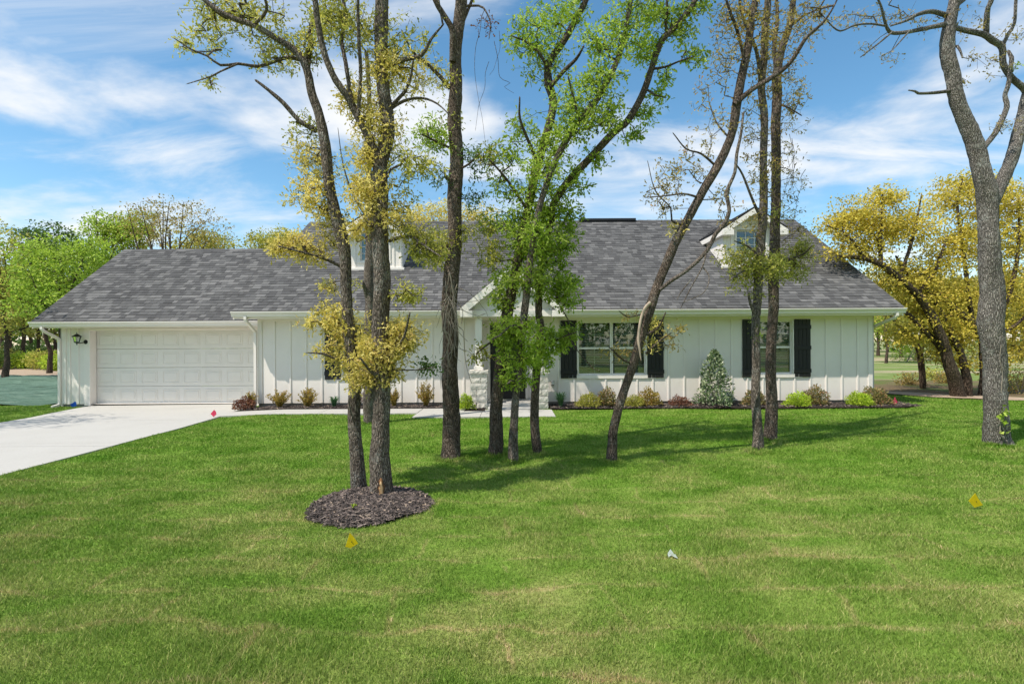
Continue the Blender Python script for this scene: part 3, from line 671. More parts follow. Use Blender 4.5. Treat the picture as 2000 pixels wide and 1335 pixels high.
for i in range(4):
    for j in range(8):
        a, b = DX0 + j * cw + .075, DX0 + (j + 1) * cw - .075; c, e = DZ0 + i * sh + .095, DZ0 + (i + 1) * sh - .095
        mb = MB(); t = .018                                # stamped panel: proud frame bead and raised field
        mb.bev(a, b, DY - .010, DY + .004, c, c + t, .005); mb.bev(a, b, DY - .010, DY + .004, e - t, e, .005); mb.bev(a, a + t, DY - .0095, DY + .004, c + t, e - t, .005); mb.bev(b - t, b, DY - .0095, DY + .004, c + t, e - t, .005)
        mb.bev(a + .05, b - .05, DY - .012, DY + .004, c + .05, e - .05, .011); mb.build('panel', 'doorwhite', gdo)
MB().box(DX0 - .01, DX1 + .01, DY + .003, DY + .04, DZ0 - .016, DZ0 + .003).build('weather_seal', 'blackmetal', gdo)
for (a, b, c, e) in ((DX0 - .16, DX0 + .012, -.06, DZ1 + .12), (DX1 - .012, DX1 + .16, -.06, DZ1 + .12)): MB().bev(a, b, GY - .025, GY + .205, c, e, .006).build('door_casing', 'trim', H)
MB().bev(DX0 + .012, DX1 - .012, GY - .022, GY + .205, DZ1 - .012, DZ1 + .06, .006).build('door_casing', 'trim', H)
for x in (GX0 + .04, GX0 + .20, GX0 + .44): MB().bev(x - (.06 if x < GX0 + .1 else .022), x + (.06 if x < GX0 + .1 else .022), GY - .02, GY + .004, GB + .004, 2.18, .004).build('batten', 'trim', H)
groof = roof_plane(GX0 - .40, WX0 + .3, GEY, GEZ, GRY, GRZ).add(*(lambda m: (m.v, m.f))(roof_plane(GX0 - .40, WX0 + .3, 2 * GRY - GEY, GEZ, GRY + .002, GRZ))).build('garage_roof', 'felt', H)
shingles(groof, GX0 - .40, WX0 + .3, GEY - .02, GEZ - .012, GRY, GRZ, 0, 9)
for i in range(20):
    xx = GX0 - .395 + i * .30
    MB().add([(xx, GRY - .14, GRZ - .085), (xx + .31, GRY - .14, GRZ - .090), (xx + .31, GRY, GRZ + .016), (xx, GRY, GRZ + .026), (xx, GRY + .14, GRZ - .085), (xx + .31, GRY + .14, GRZ - .090)], [(0, 1, 2, 3), (3, 2, 5, 4)]).build('ridge_cap', 'shingle', groof)
MB().box(GX0 - .38, WX0 + .02, GEY + .03, GY + .02, 2.135, 2.15).build('soffit', 'trim', H)
MB().box(GX0 - .396, WX0 - .01, GEY + .002, GEY + .03, 2.125, GEZ - .055).build('fascia', 'trim', H); gutter(GX0 - .40, RX0 + .25, GEY, GEZ - .025)
for x in (GX0 - .40,):
    MB().add([(x, GEY, GEZ - .20), (x + .03, GEY, GEZ - .20), (x + .03, GEY, GEZ - .052), (x, GEY, GEZ - .052), (x, GRY, GRZ - .20), (x + .03, GRY, GRZ - .20), (x + .03, GRY, GRZ - .052), (x, GRY, GRZ - .052)],
             [(3, 2, 1, 0), (4, 5, 6, 7), (0, 1, 5, 4), (1, 2, 6, 5), (2, 3, 7, 6), (3, 0, 4, 7)]).build('rake_board', 'trim', H)
# brick end walls: the thick brick veneer shows as a toothed strip beside each end of the front
def brick_wall(x, sgn, y0, y1, z0, z1, n_seed):
    xa, xb = (x - .105, x - .012) if sgn < 0 else (x + .012, x + .105)
    w = MB().box(xa + .005, xb - .005, y0 + .012, y1, z0 - .25, z1).build('brick_wall', 'mortar', H); r = random.Random(n_seed)
    me = bpy.data.meshes.new('brick'); b = MB().bev(-.046, .046, 0, .195, .005, .062, .004); b2 = MB().bev(-.046, .046, 0, .092, .005, .062, .004)
    mes = []
    for q in (b, b2): m_ = bpy.data.meshes.new('brick'); m_.from_pydata(q.v, [], q.f); m_.materials.append(MAT['brick']); mes.append(m_)
    z = z0 - .06; k = 0
    while z < z1 - .06:
        o = link('brick', mes[k % 2], w, Vector(((xa + xb) / 2 + r.uniform(-.002, .002), y0 + .03 + r.uniform(-.004, .004), z)) - ORG[w]); z += .0715; k += 1
    return w
brick_wall(WX1, 1, WY + .04, 21.5, .02, 2.45, 3); brick_wall(GX0, -1, GY + .03, 20.0, -.05, 2.2, 4)
# downspouts
def downspout(pts, r=.036):
    mb = MB(); mb.tube([Vector(p) for p in pts], [r * 1.25] * len(pts), 4); return mb.build('downspout', 'metalwhite', H)
downspout([(9.62, 12.79, 2.37), (9.62, 12.79, 2.28), (9.60, 12.84, 2.22), (9.54, 13.35, 2.06), (9.515, 13.55, 1.99), (9.51, 13.60, 1.90), (9.51, 13.60, .08)])
downspout([(-12.80, 13.94, 2.2), (-12.80, 13.94, 2.10), (-12.79, 13.98, 2.04), (-12.79, 14.30, 1.90), (-12.785, 14.44, 1.82), (-12.78, 14.46, 1.74), (-12.78, 14.46, .0), (-12.79, 14.42, -.04), (-12.82, 14.25, -.07)])
downspout([(-6.66, 12.79, 2.37), (-6.66, 12.79, 2.28), (-6.655, 12.83, 2.22), (-6.65, 13.14, 2.04), (-6.65, 13.24, 1.97), (-6.65, 13.26, 1.9), (-6.65, 13.26, .12), (-6.655, 13.20, .05), (-6.70, 12.98, .02)])

# dormers
def dormer(cx, seed):
    y0, zb, hw, ov = 14.76, 3.70, .81, .30; pk, tip = 5.47, 4.86; fy = y0 - .26; tw = .92; pit = (pk - tip) / tw
    pkb = EAVEY + (pk - EAVEZ) / PITCH; ztw = pk - hw * pit - .09
    dm = MB()                                            # face with an opening
    wx0, wx1, wz0, wz1 = cx - .42, cx + .42, 4.02, 4.86
    w_ = wall_with_openings(cx - hw, cx + hw, zb, ztw, y0, [(wx0, wx1, wz0, min(wz1, ztw))], .12)
    w_.add([(cx - hw, y0, ztw), (wx0, y0, ztw), (wx0, y0, wz1), (wx1, y0, wz1), (wx1, y0, ztw), (cx + hw, y0, ztw), (cx, y0, pk - .09)], [(0, 1, 2, 6), (2, 3, 6), (3, 4, 5, 6)])
    yb = EAVEY + (ztw - EAVEZ) / PITCH + .1
    for s in (-1, 1): w_.add([(cx + s * hw, y0, zb), (cx + s * hw, yb, ztw), (cx + s * hw, y0, ztw)], [(0, 1, 2)])
    d_ = w_.build('dormer', 'white', H)
    window(wx0, wx1, wz0, wz1, y0, 1, slats=False, cols=3, rows=4, trim=False, sash=False)
    for xa, xb, za, zc in ((wx0 - .05, wx0 + .01, wz0, wz1), (wx1 - .01, wx1 + .05, wz0, wz1), (wx0 - .06, wx1 + .06, wz0 - .06, wz0 + .003), (wx0 - .06, wx1 + .06, wz1 - .003, wz1 + .05)): MB().bev(xa, xb, y0 - .025, y0 + .03, za, zc, .004).build('casing', 'trim', d_)
    MB().bev(cx - hw - .06, cx + hw + .06, y0 - .06, y0 + .02, 3.745, 3.83, .006).build('base_trim', 'trim', d_)
    for xx in (cx - hw + .05, cx - .56, cx + .56, cx + hw - .05): MB().bev(xx - .025, xx + .025, y0 - .02, y0 + .004, 3.8, pk - abs(xx - cx) * pit - .13, .004).build('batten', 'trim', d_)
    for s in (-1, 1):
        a = [(cx, fy, pk), (cx + s * tw, fy, tip), (cx + s * tw, EAVEY + (tip - EAVEZ) / PITCH + .05, tip), (cx, pkb + .05, pk)]
        mb = MB(); mb.add([*a, *[(p[0], p[1], p[2] - .045) for p in a]], [(0, 1, 2, 3), (7, 6, 5, 4), (0, 4, 5, 1), (1, 5, 6, 2), (2, 6, 7, 3)]); rr = mb.build('dormer_roof', 'felt', d_)
        # courses of shingles on the small roof
        Ls = math.hypot(tw, pk - tip); n = 8; V = []; Fq = []; R = []; o = ORG[d_]; q = np.random.default_rng(seed + s)
        nx, nz = s * (pk - tip) / Ls, tw / Ls
        for k in range(n):
            ul, uh = Ls * (1 - k / n) + .01, max(0, Ls * (1 - (k + 1) / n) - .02); yy = fy - .02
            while yy < pkb:
                wd = q.uniform(.16, .34); zl = pk - ul * (pk - tip) / Ls
                if EAVEZ + (yy - EAVEY) * PITCH > zl + .05: break
                b = len(V)
                for uu, ye, hh in ((ul, yy, .014), (ul, yy + wd - .004, .014), (uh, yy + wd - .004, .004), (uh, yy, .004)):
                    V.append((cx + s * uu * tw / Ls + nx * hh - o.x, ye - o.y, pk - uu * (pk - tip) / Ls + nz * hh - o.z))
                R += [q.random()] * 4; Fq.append((b, b + 1, b + 2, b + 3)); yy += wd
        link('shingle_courses', fast_mesh('shingles', V, [np.array(Fq)], 'shingle', R), d_)['kind'] = 'stuff'
        # rake board, eave board, boxed return, soffit
        MB().add([(cx, fy - .03, pk - .045), (cx + s * (tw + .01), fy - .03, tip - .05), (cx + s * (tw + .01), fy - .03, tip - .20), (cx, fy - .03, pk - .205), (cx, fy + .0, pk - .045), (cx + s * (tw + .01), fy, tip - .05), (cx + s * (tw + .01), fy, tip - .20), (cx, fy, pk - .205)],
                 [(0, 1, 2, 3) if s < 0 else (3, 2, 1, 0), (0, 4, 5, 1), (1, 5, 6, 2), (2, 6, 7, 3)]).build('rake_board', 'trim', d_)
        xa, xb = sorted((cx + s * (tw - .32), cx + s * (tw - .005))); MB().bev(xa, xb, fy - .034, y0 - .002, tip - .20, tip - .03, .005).build('cornice_return', 'trim', d_)
        ye = EAVEY + (tip - .14 - EAVEZ) / PITCH
        xa, xb = sorted((cx + s * (tw - .03), cx + s * tw)); MB().box(xa, xb, fy + .002, ye + .3, tip - .19, tip - .047).build('eave_board', 'trim', d_)
        xa, xb = sorted((cx + s * hw, cx + s * (tw - .03))); MB().box(xa, xb, y0, ye + .3, tip - .19, tip - .17).build('soffit', 'trim', d_)
        # sloped soffit between face and rake
        MB().quad((cx, fy, pk - .10), (cx + s * tw, fy, tip - .10), (cx + s * tw, y0 + .01, tip - .10), (cx, y0 + .01, pk - .10)).build('soffit', 'trim', d_)
dormer(6.90, 21); dormer(-3.95, 22)

# porch gable
pit = (PKZ - PTZ) / (PX1 - PKX); PBY = EAVEY + (PKZ - EAVEZ) / PITCH
pg = MB().add([(PX0 + .14, PFY + .18, 2.33), (PX1 - .14, PFY + .18, 2.33), (PX1 - .14, PFY + .18, PTZ + .03), (PKX, PFY + .18, PKZ - .07), (PX0 + .14, PFY + .18, PTZ + .03)], [(0, 1, 2, 3, 4)]).box(PX0 + .14, PX1 - .14, PFY + .2, WY + .05, 2.32, 2.335).build('porch_gable', 'white', H)
MB().bev(PX0 + .10, PX1 - .10, PFY + .12, PFY + .17, 2.30, 2.46, .006).build('porch_beam', 'trim', pg)
for xx in np.arange(PX0 + .35, PX1 - .2, .32): MB().bev(xx - .02, xx + .02, PFY + .165, PFY + .182, 2.46, PKZ - .12 - abs(xx - PKX) * pit, .004).build('batten', 'trim', pg)
for s in (-1, 1):
    xe = PX1 if s > 0 else PX0; a = [(PKX, PFY, PKZ), (xe, PFY, PTZ), (xe, EAVEY + .12, PTZ), (PKX, PBY + .1, PKZ)]
    MB().add([*a, *[(p[0], p[1], p[2] - .045) for p in a]], [(0, 1, 2, 3), (7, 6, 5, 4), (0, 4, 5, 1), (1, 5, 6, 2), (2, 6, 7, 3)]).build('porch_roof', 'felt', pg)
    n = 11; Lx = abs(xe - PKX); Ls = math.hypot(Lx, PKZ - PTZ); V = []; Fq = []; R = []; o = ORG[pg]; q = np.random.default_rng(31 + s); nx, nz = s * (PKZ - PTZ) / Ls, Lx / Ls
    for k in range(n):
        ul, uh = Ls * (1 - k / n) + .01, max(0, Ls * (1 - (k + 1) / n) - .02); yy = PFY - .02
        while True:
            zl = PKZ - ul * (PKZ - PTZ) / Ls
            if EAVEZ + (yy - EAVEY) * PITCH > zl + .03: break
            wd = q.uniform(.16, .34); b = len(V)
            for uu, ye, hh in ((ul, yy, .014), (ul, yy + wd - .004, .014), (uh, yy + wd - .004, .004), (uh, yy, .004)): V.append((PKX + s * uu * Lx / Ls + nx * hh - o.x, ye - o.y, PKZ - uu * (PKZ - PTZ) / Ls + nz * hh - o.z))
            R += [q.random()] * 4; Fq.append((b, b + 1, b + 2, b + 3)); yy += wd
    link('shingle_courses', fast_mesh('shingles', V, [np.array(Fq)], 'shingle', R), pg)['kind'] = 'stuff'
    MB().add([(PKX, PFY - .03, PKZ + .004), (xe, PFY - .03, PTZ + .004), (xe, PFY - .03, PTZ - .21), (PKX, PFY - .03, PKZ - .22), (PKX, PFY - .002, PKZ + .004), (xe, PFY - .002, PTZ + .004), (xe, PFY, PTZ - .21), (PKX, PFY, PKZ - .22)],
             [(0, 1, 2, 3) if s < 0 else (3, 2, 1, 0), (0, 4, 5, 1), (1, 5, 6, 2), (2, 6, 7, 3)]).build('rake_board', 'trim', pg)
    MB().quad((PKX, PFY, PKZ - .09), (xe, PFY, PTZ - .09), (xe, PFY + .19, PTZ - .09), (PKX, PFY + .19, PKZ - .09)).build('soffit', 'trim', pg)
    xa, xb = sorted((xe, xe - s * .30)); MB().bev(xa, xb, PFY - .034, EAVEY + .2, PTZ - .21, PTZ - .055, .005).build('cornice_return', 'trim', pg)

# wall lantern by the garage door
lp = P(150, 652, 14.30)
ln = thing('wall_lantern', (lp.x, 14.48, 1.7), 'black wall lantern with clear glass and domed cap beside the garage door', 'lamp')
lx, ly, lz = lp.x, 14.30, 1.86
def ring(mb, prof, cx, cy, n=12):
    b = len(mb.v)
    for r, z in prof:
        for i in range(n): a = 2 * math.pi * i / n; mb.v.append((cx + r * math.cos(a), cy + r * math.sin(a), z))
    for k in range(len(prof) - 1):
        for i in range(n): j = (i + 1) % n; mb.f.append((b + k * n + i, b + k * n + j, b + (k + 1) * n + j, b + (k + 1) * n + i))
    return mb
ring(MB(), [(.002, lz + .155), (.006, lz + .15), (.010, lz + .12), (.006, lz + .11), (.03, lz + .10), (.085, lz + .06), (.118, lz + .035), (.118, lz + .022), (.0, lz + .03)], lx, ly).build('cap', 'blackmetal', ln, True)
ring(MB(), [(.092, lz + .025), (.058, lz - .115)], lx, ly, 6).build('glass', 'glass', ln)
cg = MB()
for i in range(6): a = math.pi / 3 * i; cg.tube([(lx + .095 * math.cos(a), ly + .095 * math.sin(a), lz + .028), (lx + .060 * math.cos(a), ly + .060 * math.sin(a), lz - .118)], [.006, .006], 5)
ring(cg, [(.0, lz - .115), (.066, lz - .115), (.066, lz - .13), (.03, lz - .15), (.012, lz - .17), (.016, lz - .19), (.004, lz - .21), (0, lz - .212)], lx, ly); cg.build('cage', 'blackmetal', ln)
MB().tube([(lx, ly, lz - .1), (lx, ly, lz - .05)], [.014, .014], 8).build('socket', 'whiteplastic', ln); ring(MB(), [(.001, lz + .01), (.018, lz - .002), (.022, lz - .025), (.012, lz - .05)], lx, ly).build('bulb', 'bulb', ln, True)
MB().tube([(lx, ly, lz - .14), (lx + .03, ly + .05, lz - .155), (lx + .08, ly + .12, lz - .135), (lx + .10, 14.47, lz - .12)], [.012, .012, .013, .016], 8).build('arm', 'blackmetal', ln, True)
bp = MB(); bp.tube([(lx + .10, 14.462, lz - .12), (lx + .10, 14.475, lz - .12), (lx + .10, 14.499, lz - .12)], [.04, .062, .066], 14); bp.build('backplate', 'blackmetal', ln)

# ------------------------------------------------------------------ trees
def catmull(pts, step):
    pts = np.asarray(pts, float); n = len(pts)
    if n < 3:
        k = max(2, int(np.linalg.norm(pts[-1, :3] - pts[0, :3]) / step)); return np.linspace(pts[0], pts[-1], k + 1)
    out = []; Pp = np.vstack([2 * pts[0] - pts[1], pts, 2 * pts[-1] - pts[-2]])
    for i in range(n - 1):
        a, b, c, d = Pp[i], Pp[i + 1], Pp[i + 2], Pp[i + 3]; k = max(1, int(np.linalg.norm(c[:3] - b[:3]) / step))
        for t in np.arange(k) / k:
            out.append(.5 * ((2 * b) + (-a + c) * t + (2 * a - 5 * b + 4 * c - d) * t * t + (-a + 3 * b - 3 * c + d) * t ** 3))
    out.append(pts[-1]); return np.array(out)
def limb_px(pts, d0, d1=None):
    """pixel polyline (x, y, width) with its depth running from d0 to d1 -> (n,4) world points and radii"""
    d1 = d0 if d1 is None else d1; n = len(pts); o = []
    for i, (x, y, w) in enumerate(pts):
        d = d0 + (d1 - d0) * i / max(1, n - 1); p = P(x, y, d); o.append((p.x, p.y, p.z, w * .5 / F * d))
    return np.array(o)
def woody(limbs, sides, rg, rough=.10, step=.06):
    """tubes for thick limbs, with an uneven surface"""
    V = []; Q = []; T = []; b = 0
    for L_ in limbs:
        c = catmull(L_, step); c[:, 3] = np.maximum(c[:, 3], .002); n = len(c); ns = sides if c[0, 3] > .02 else 6
        ph = rg.uniform(0, 6.28, 4); a = np.arange(ns) / ns * 2 * math.pi; s = np.cumsum(np.r_[0, np.linalg.norm(np.diff(c[:, :3], axis=0), axis=1)])
        wob = 1 + rough * (.5 * np.sin(2 * a[None] + ph[0] + s[:, None] * 2.1) + .5 * np.sin(3 * a[None] + ph[1] - s[:, None] * 3.3) + .35 * np.sin(s[:, None] * 7 + ph[2] + a[None])) + rg.normal(0, rough * .28, (n, ns))
        c[:, :2] += (.10 * c[:, 3] * np.sin(s * 5 + ph[3]))[:, None] * np.array([1, .6])
        v, q = tube(c[:, :3], c[:, 3:4] * wob, ns); V.append(v); Q.append(q + b)
        cap = len(v); V.append(c[-1:, :3] + (c[-1, :3] - c[-2, :3]) * .3); e = b + (n - 1) * ns + np.arange(ns)
        T.append(np.stack([e, np.roll(e, -1), np.full(ns, b + cap)], -1)); b += cap + 1
    return np.vstack(V), np.vstack(Q), np.vstack(T)
def rand_rot(n, rg, droop=.3):
    """random leaf frames: length axis l, width axis w, normal"""
    l = rg.normal(size=(n, 3)); l[:, 2] -= droop; l /= np.linalg.norm(l, axis=1)[:, None]
    t = rg.normal(size=(n, 3)); t[:, 2] += .8; w = np.cross(t, l); w /= np.linalg.norm(w, axis=1)[:, None] + 1e-9; return l, w, np.cross(l, w)
OAK = np.array([(0, 0, 0), (.5, 0, .03), (1, 0, 0), (.26, .15, .03), (.42, .06, .01), (.70, .22, .05), (.26, -.15, .03), (.42, -.06, .01), (.70, -.22, .05)])
OAK_F = [(0, 1, 4, 3), (1, 2, 5, 4), (0, 6, 7, 1), (1, 7, 8, 2)]
DIA = np.array([(0, 0, 0), (.45, .28, .04), (1, 0, 0), (.45, -.28, .04)]); DIA_F = [(0, 1, 2, 3)]
SLIM = np.array([(0, 0, 0), (.4, .13, .03), (1, 0, -.02), (.4, -.13, .03)]); SLIM_F = [(0, 1, 2, 3)]
def leaves(C, size, rg, template=OAK, faces=OAK_F, droop=.3, org=Vector((0, 0, 0)), out=None, var=.35, rnd=None):
    n = len(C); l, w, m_ = rand_rot(n, rg, droop)
    if out is not None:
        l = l * .8 + out; l /= np.linalg.norm(l, axis=1)[:, None] + 1e-9; w = w - l * np.sum(w * l, 1)[:, None]; w /= np.linalg.norm(w, axis=1)[:, None] + 1e-9; m_ = np.cross(l, w)
    s = size * rg.uniform(1 - var, 1 + var, n); k = len(template)
    V = C[:, None] + s[:, None, None] * (template[None, :, 0:1] * l[:, None] + template[None, :, 1:2] * w[:, None] + template[None, :, 2:3] * m_[:, None] * 2)
    V = V.reshape(-1, 3) - np.array(org); Fs = (np.array(faces)[None] + (np.arange(n) * k)[:, None, None]).reshape(-1, len(faces[0]))
    r = rg.random(n) if rnd is None else rnd
    return V, Fs, np.repeat(r, k)
def grow(limbs, tips, rg, r0=.0022, seg=.14, wiggle=.22, maxr=.03):
    """join every tip to the nearest wood; returns twig chains and the radius at each node"""
    pts = []; 
    for L_ in limbs: pts.append(catmull(L_, .10)[:, :3])
    P0 = np.vstack(pts); cap = len(P0) + len(tips) * 14 + 10; X = np.zeros((cap, 3)); X[:len(P0)] = P0; n = len(P0); parent = np.full(cap, -1); chains = []
    d0 = np.array([np.min(np.sum((P0 - t) ** 2, 1)) for t in tips]); order = np.argsort(d0)
    for ti in order:
        t = tips[ti]; dv = t - X[:n]; dist = np.sqrt(np.sum(dv ** 2, 1)); cost = dist + .35 * np.maximum(0, -dv[:, 2]); i = int(np.argmin(cost)); L_ = dist[i]
        k = int(np.clip(L_ / seg, 1, 12)); a = X[i].copy(); side = rg.normal(size=3); side[2] += .6; side /= np.linalg.norm(side); amp = wiggle * L_ * rg.uniform(.2, 1)
        ids = [i]
        for j in range(1, k + 1):
            f = j / k; X[n] = a + (t - a) * f + side * amp * math.sin(math.pi * f) * .6 + (rg.normal(0, .02 * min(1, L_), 3) if j < k else 0); parent[n] = ids[-1]; ids.append(n); n += 1
            if n >= cap - 2: break
        chains.append(ids)
    wgt = np.zeros(n)
    for ids in chains: wgt[ids[-1]] += 1
    for j in range(n - 1, len(P0) - 1, -1): wgt[parent[j]] += wgt[j]
    rad = np.minimum(r0 * np.maximum(wgt, 1) ** .5, maxr); return X[:n], chains, rad, len(P0), parent
def twig_mesh(X, chains, rad, nb, sides, org):
    V = []; Q = []; b = 0
    for ids in chains:
        if len(ids) < 2: continue
        r = rad[ids].copy(); r[0] = r[1]
        v, q = tube(X[ids], r, sides); V.append(v); Q.append(q + b); b += len(v)
    return np.vstack(V) - np.array(org), np.vstack(Q)
def blob_tips(blobs, d, rg, dz=.8, mult=1.0):
    out = []; mi = []
    for bl in blobs:
        cx, cy, rx, ry, n = bl[:5]; m_ = bl[5] if len(bl) > 5 else 0; dd = bl[6] if len(bl) > 6 else d
        for _ in range(int(n * mult + .5)):
            while True:
                q = rg.normal(0, .52, 3)
                if np.dot(q, q) < 1.5: break
            rz = min(dz, (rx + ry) / 2 / F * dd); p = P(cx + q[0] * rx, cy + q[1] * ry, dd); p.y += q[2] * rz
            # keep the pixel place while the depth varies
            p = P(cx + q[0] * rx, cy + q[1] * ry, p.y); out.append(tuple(p)); mi.append(m_)
    return np.array(out), np.array(mi)
def oak(name, label, base, limbs, blobs, d, seed, bark, mats, leaf=.06, per=8, spread=.07, dz=.8, group='oak trees on the lawn', bare=0, template=(OAK, OAK_F), sides=16, r0=.0019, droop=.3, mult=1.5):
    rg = np.random.default_rng(seed); t = thing(name, tuple(base), label, 'tree', group); o = ORG[t]
    V, Q, T = woody(limbs, sides, rg); me = fast_mesh('trunk', V - np.array(o), [Q, T], bark, smooth=True); link('trunk', me, t)
    tips, mi = blob_tips(blobs, d, rg, dz, mult)
    X, ch, rad, nb, par = grow(limbs, tips, rg, r0); tv, tq = twig_mesh(X, ch, rad, nb, 5, o); link('branches', fast_mesh('branches', tv, [tq], bark, smooth=True), t)['kind'] = 'stuff'
    # leaves bunch at the tips and thin out back along the twigs
    tipx = np.array([X[c[-1]] for c in ch]); order = np.array([int(np.argmin(np.sum((tips - q) ** 2, 1))) for q in tipx]); tm = mi[order]
    for m_i, mname in enumerate(mats):
        sel = np.where(tm == m_i)[0]
        if len(sel) == 0: continue
        C = []; O = []; R = []
        for k in sel:
            n = max(1, int(rg.poisson(per))); c = tipx[k]; ids = ch[k]; base_r = rg.random()
            for _ in range(n):
                if rg.random() < .62 and len(ids) > 2: j = rg.integers(max(1, len(ids) - 4), len(ids)); f_ = rg.random(); c0 = X[ids[j - 1]] * f_ + X[ids[j]] * (1 - f_)
                else: c0 = c
                dv = rg.normal(size=3); dv /= np.linalg.norm(dv); C.append(c0 + dv * abs(rg.normal(0, spread)) * .8); O.append(dv * .9); R.append(np.clip(.65 * base_r + .35 * rg.random() + rg.normal(0, .05), 0, .999))
        lv, lf, lr = leaves(np.array(C), leaf, rg, template[0], template[1], droop, o, np.array(O), rnd=np.array(R))
        w = link('crown', fast_mesh('crown', lv, [lf], mname, lr), t); w['kind'] = 'stuff'
    return t
def base_at(x, y): return G(x, y + 2, 0.0)

# --- the pair in the mulch ring
DA, DB = 5.80, 5.42
A = [limb_px([(701, 972, 36), (700, 955, 31), (698, 930, 28), (697, 880, 25), (695, 855, 24), (692, 800, 24), (692, 745, 24), (683, 658, 25), (678, 572, 21), (673, 503, 22), (664, 452, 24), (655, 412, 20), (643, 356, 19), (634, 281, 20), (624, 225, 18), (609, 180, 17), (602, 142, 15), (583, 105, 14), (540, 75, 12), (495, 49, 11), (455, 35, 10), (415, 12, 9), (380, -20, 8), (330, -60, 6)], DA, 5.5),
     limb_px([(618, 255, 11), (585, 236, 9), (555, 202, 9), (525, 176, 7), (500, 157, 5)], DA - .05, 5.6),
     limb_px([(600, 120, 8), (565, 112, 7), (540, 118, 6.5), (504, 129, 6), (465, 124, 5.5), (431, 127, 5), (405, 109, 4), (375, 97, 3.5), (341, 75, 2)], 5.75, 5.35),
     limb_px([(465, 124, 4), (431, 139, 3.2), (409, 150, 2.6), (367, 163, 1.6)], 5.5, 5.4),
     limb_px([(600, 130, 12), (606, 94, 10), (607, 52, 9), (618, 22, 8), (612, -20, 7), (620, -90, 6), (600, -190, 4)], DA, 6.3),
     limb_px([(495, 49, 7), (520, 20, 6), (510, -20, 5), (470, -90, 4)], 5.55, 5.2),
     limb_px([(668, 520, 8), (630, 503, 5), (590, 492, 4), (545, 480, 2.5)], DA, 5.5),
     limb_px([(686, 690, 8), (660, 700, 5), (630, 690, 4), (600, 688, 2)], DA, 5.4)]
oak('oak_tree', 'slender oak leaning left out of the mulch ring, left of its pair', base_at(700, 955), A,
    [(480, 30, 100, 40, 60, 1), (420, 15, 60, 30, 26, 1), (560, 95, 70, 50, 60, 1), (640, 50, 60, 60, 46, 1), (520, 100, 45, 30, 16, 1), (405, 85, 45, 30, 12, 1), (355, 85, 18, 16, 7, 1), (412, 160, 10, 16, 6, 1), (390, 60, 16, 14, 6, 1),
     (590, 300, 40, 35, 22), (600, 250, 40, 30, 16, 1), (622, 340, 50, 45, 40), (600, 385, 45, 30, 34), (640, 420, 36, 30, 30), (575, 478, 45, 20, 46), (545, 485, 22, 12, 12), (610, 500, 35, 18, 18), (640, 470, 40, 30, 22),
     (655, 615, 42, 32, 50), (690, 655, 55, 36, 60), (655, 690, 45, 22, 34), (690, 718, 40, 24, 36), (610, 632, 30, 7, 9), (640, 560, 18, 14, 9),
     (480, -110, 150, 80, 60, 1), (600, -160, 130, 90, 60, 1), (360, -80, 90, 60, 24, 1)],
    DA, 11, 'bark', ['gold', 'olive'], .046, 13, .062)
B = [limb_px([(742, 1000, 58), (742, 975, 47), (742, 950, 43), (742, 920, 40), (742, 880, 37), (745, 855, 35), (745, 745, 33), (744, 641, 32), (745, 572, 32), (743, 503, 31), (742, 452, 31), (744, 410, 29), (745, 375, 28), (743, 318, 28), (756, 262, 26), (754, 210, 27), (748, 150, 25), (743, 75, 26), (747, 0, 25), (752, -100, 22), (760, -240, 16), (750, -380, 9)], DB),
     limb_px([(740, 325, 17), (727, 285, 16), (697, 225, 15), (678, 187, 14), (656, 157, 13), (633, 101, 12), (620, 41, 11), (615, 0, 10), (600, -80, 8), (590, -180, 5)], DB, 5.0),
     limb_px([(700, 228, 8), (704, 142, 7), (702, 100, 7), (700, 37, 6), (698, -40, 5), (690, -120, 4)], 5.3, 5.0),
     limb_px([(690, 215, 8), (675, 124, 8), (667, 75, 7), (674, 30, 7), (665, -40, 5), (650, -130, 4)], 5.3, 5.6),
     limb_px([(752, 130, 9), (775, 122, 8), (790, 116, 8), (824, 107, 7), (843, 75, 5), (865, 49, 3)], DB, 5.1),
     limb_px([(760, 215, 9), (775, 196, 7), (790, 180, 6), (802, 150, 5), (808, 110, 3)], DB, 5.3),
     limb_px([(762, 212, 8), (790, 196, 6), (824, 191, 5), (854, 202, 3.5), (880, 226, 2)], DB, 5.3),
     limb_px([(758, 700, 10), (775, 680, 7), (790, 655, 5), (800, 610, 3)], DB - .05, 5.1),
     limb_px([(755, 722, 6), (790, 722, 3), (820, 721, 2.4), (848, 716, 1.5)], DB, 5.2),
     limb_px([(736, 735, 8), (720, 720, 6), (705, 700, 4)], DB - .1, 5.1),
     limb_px([(760, 470, 7), (800, 460, 5), (830, 480, 4), (860, 500, 2.5)], DB, 5.2)]
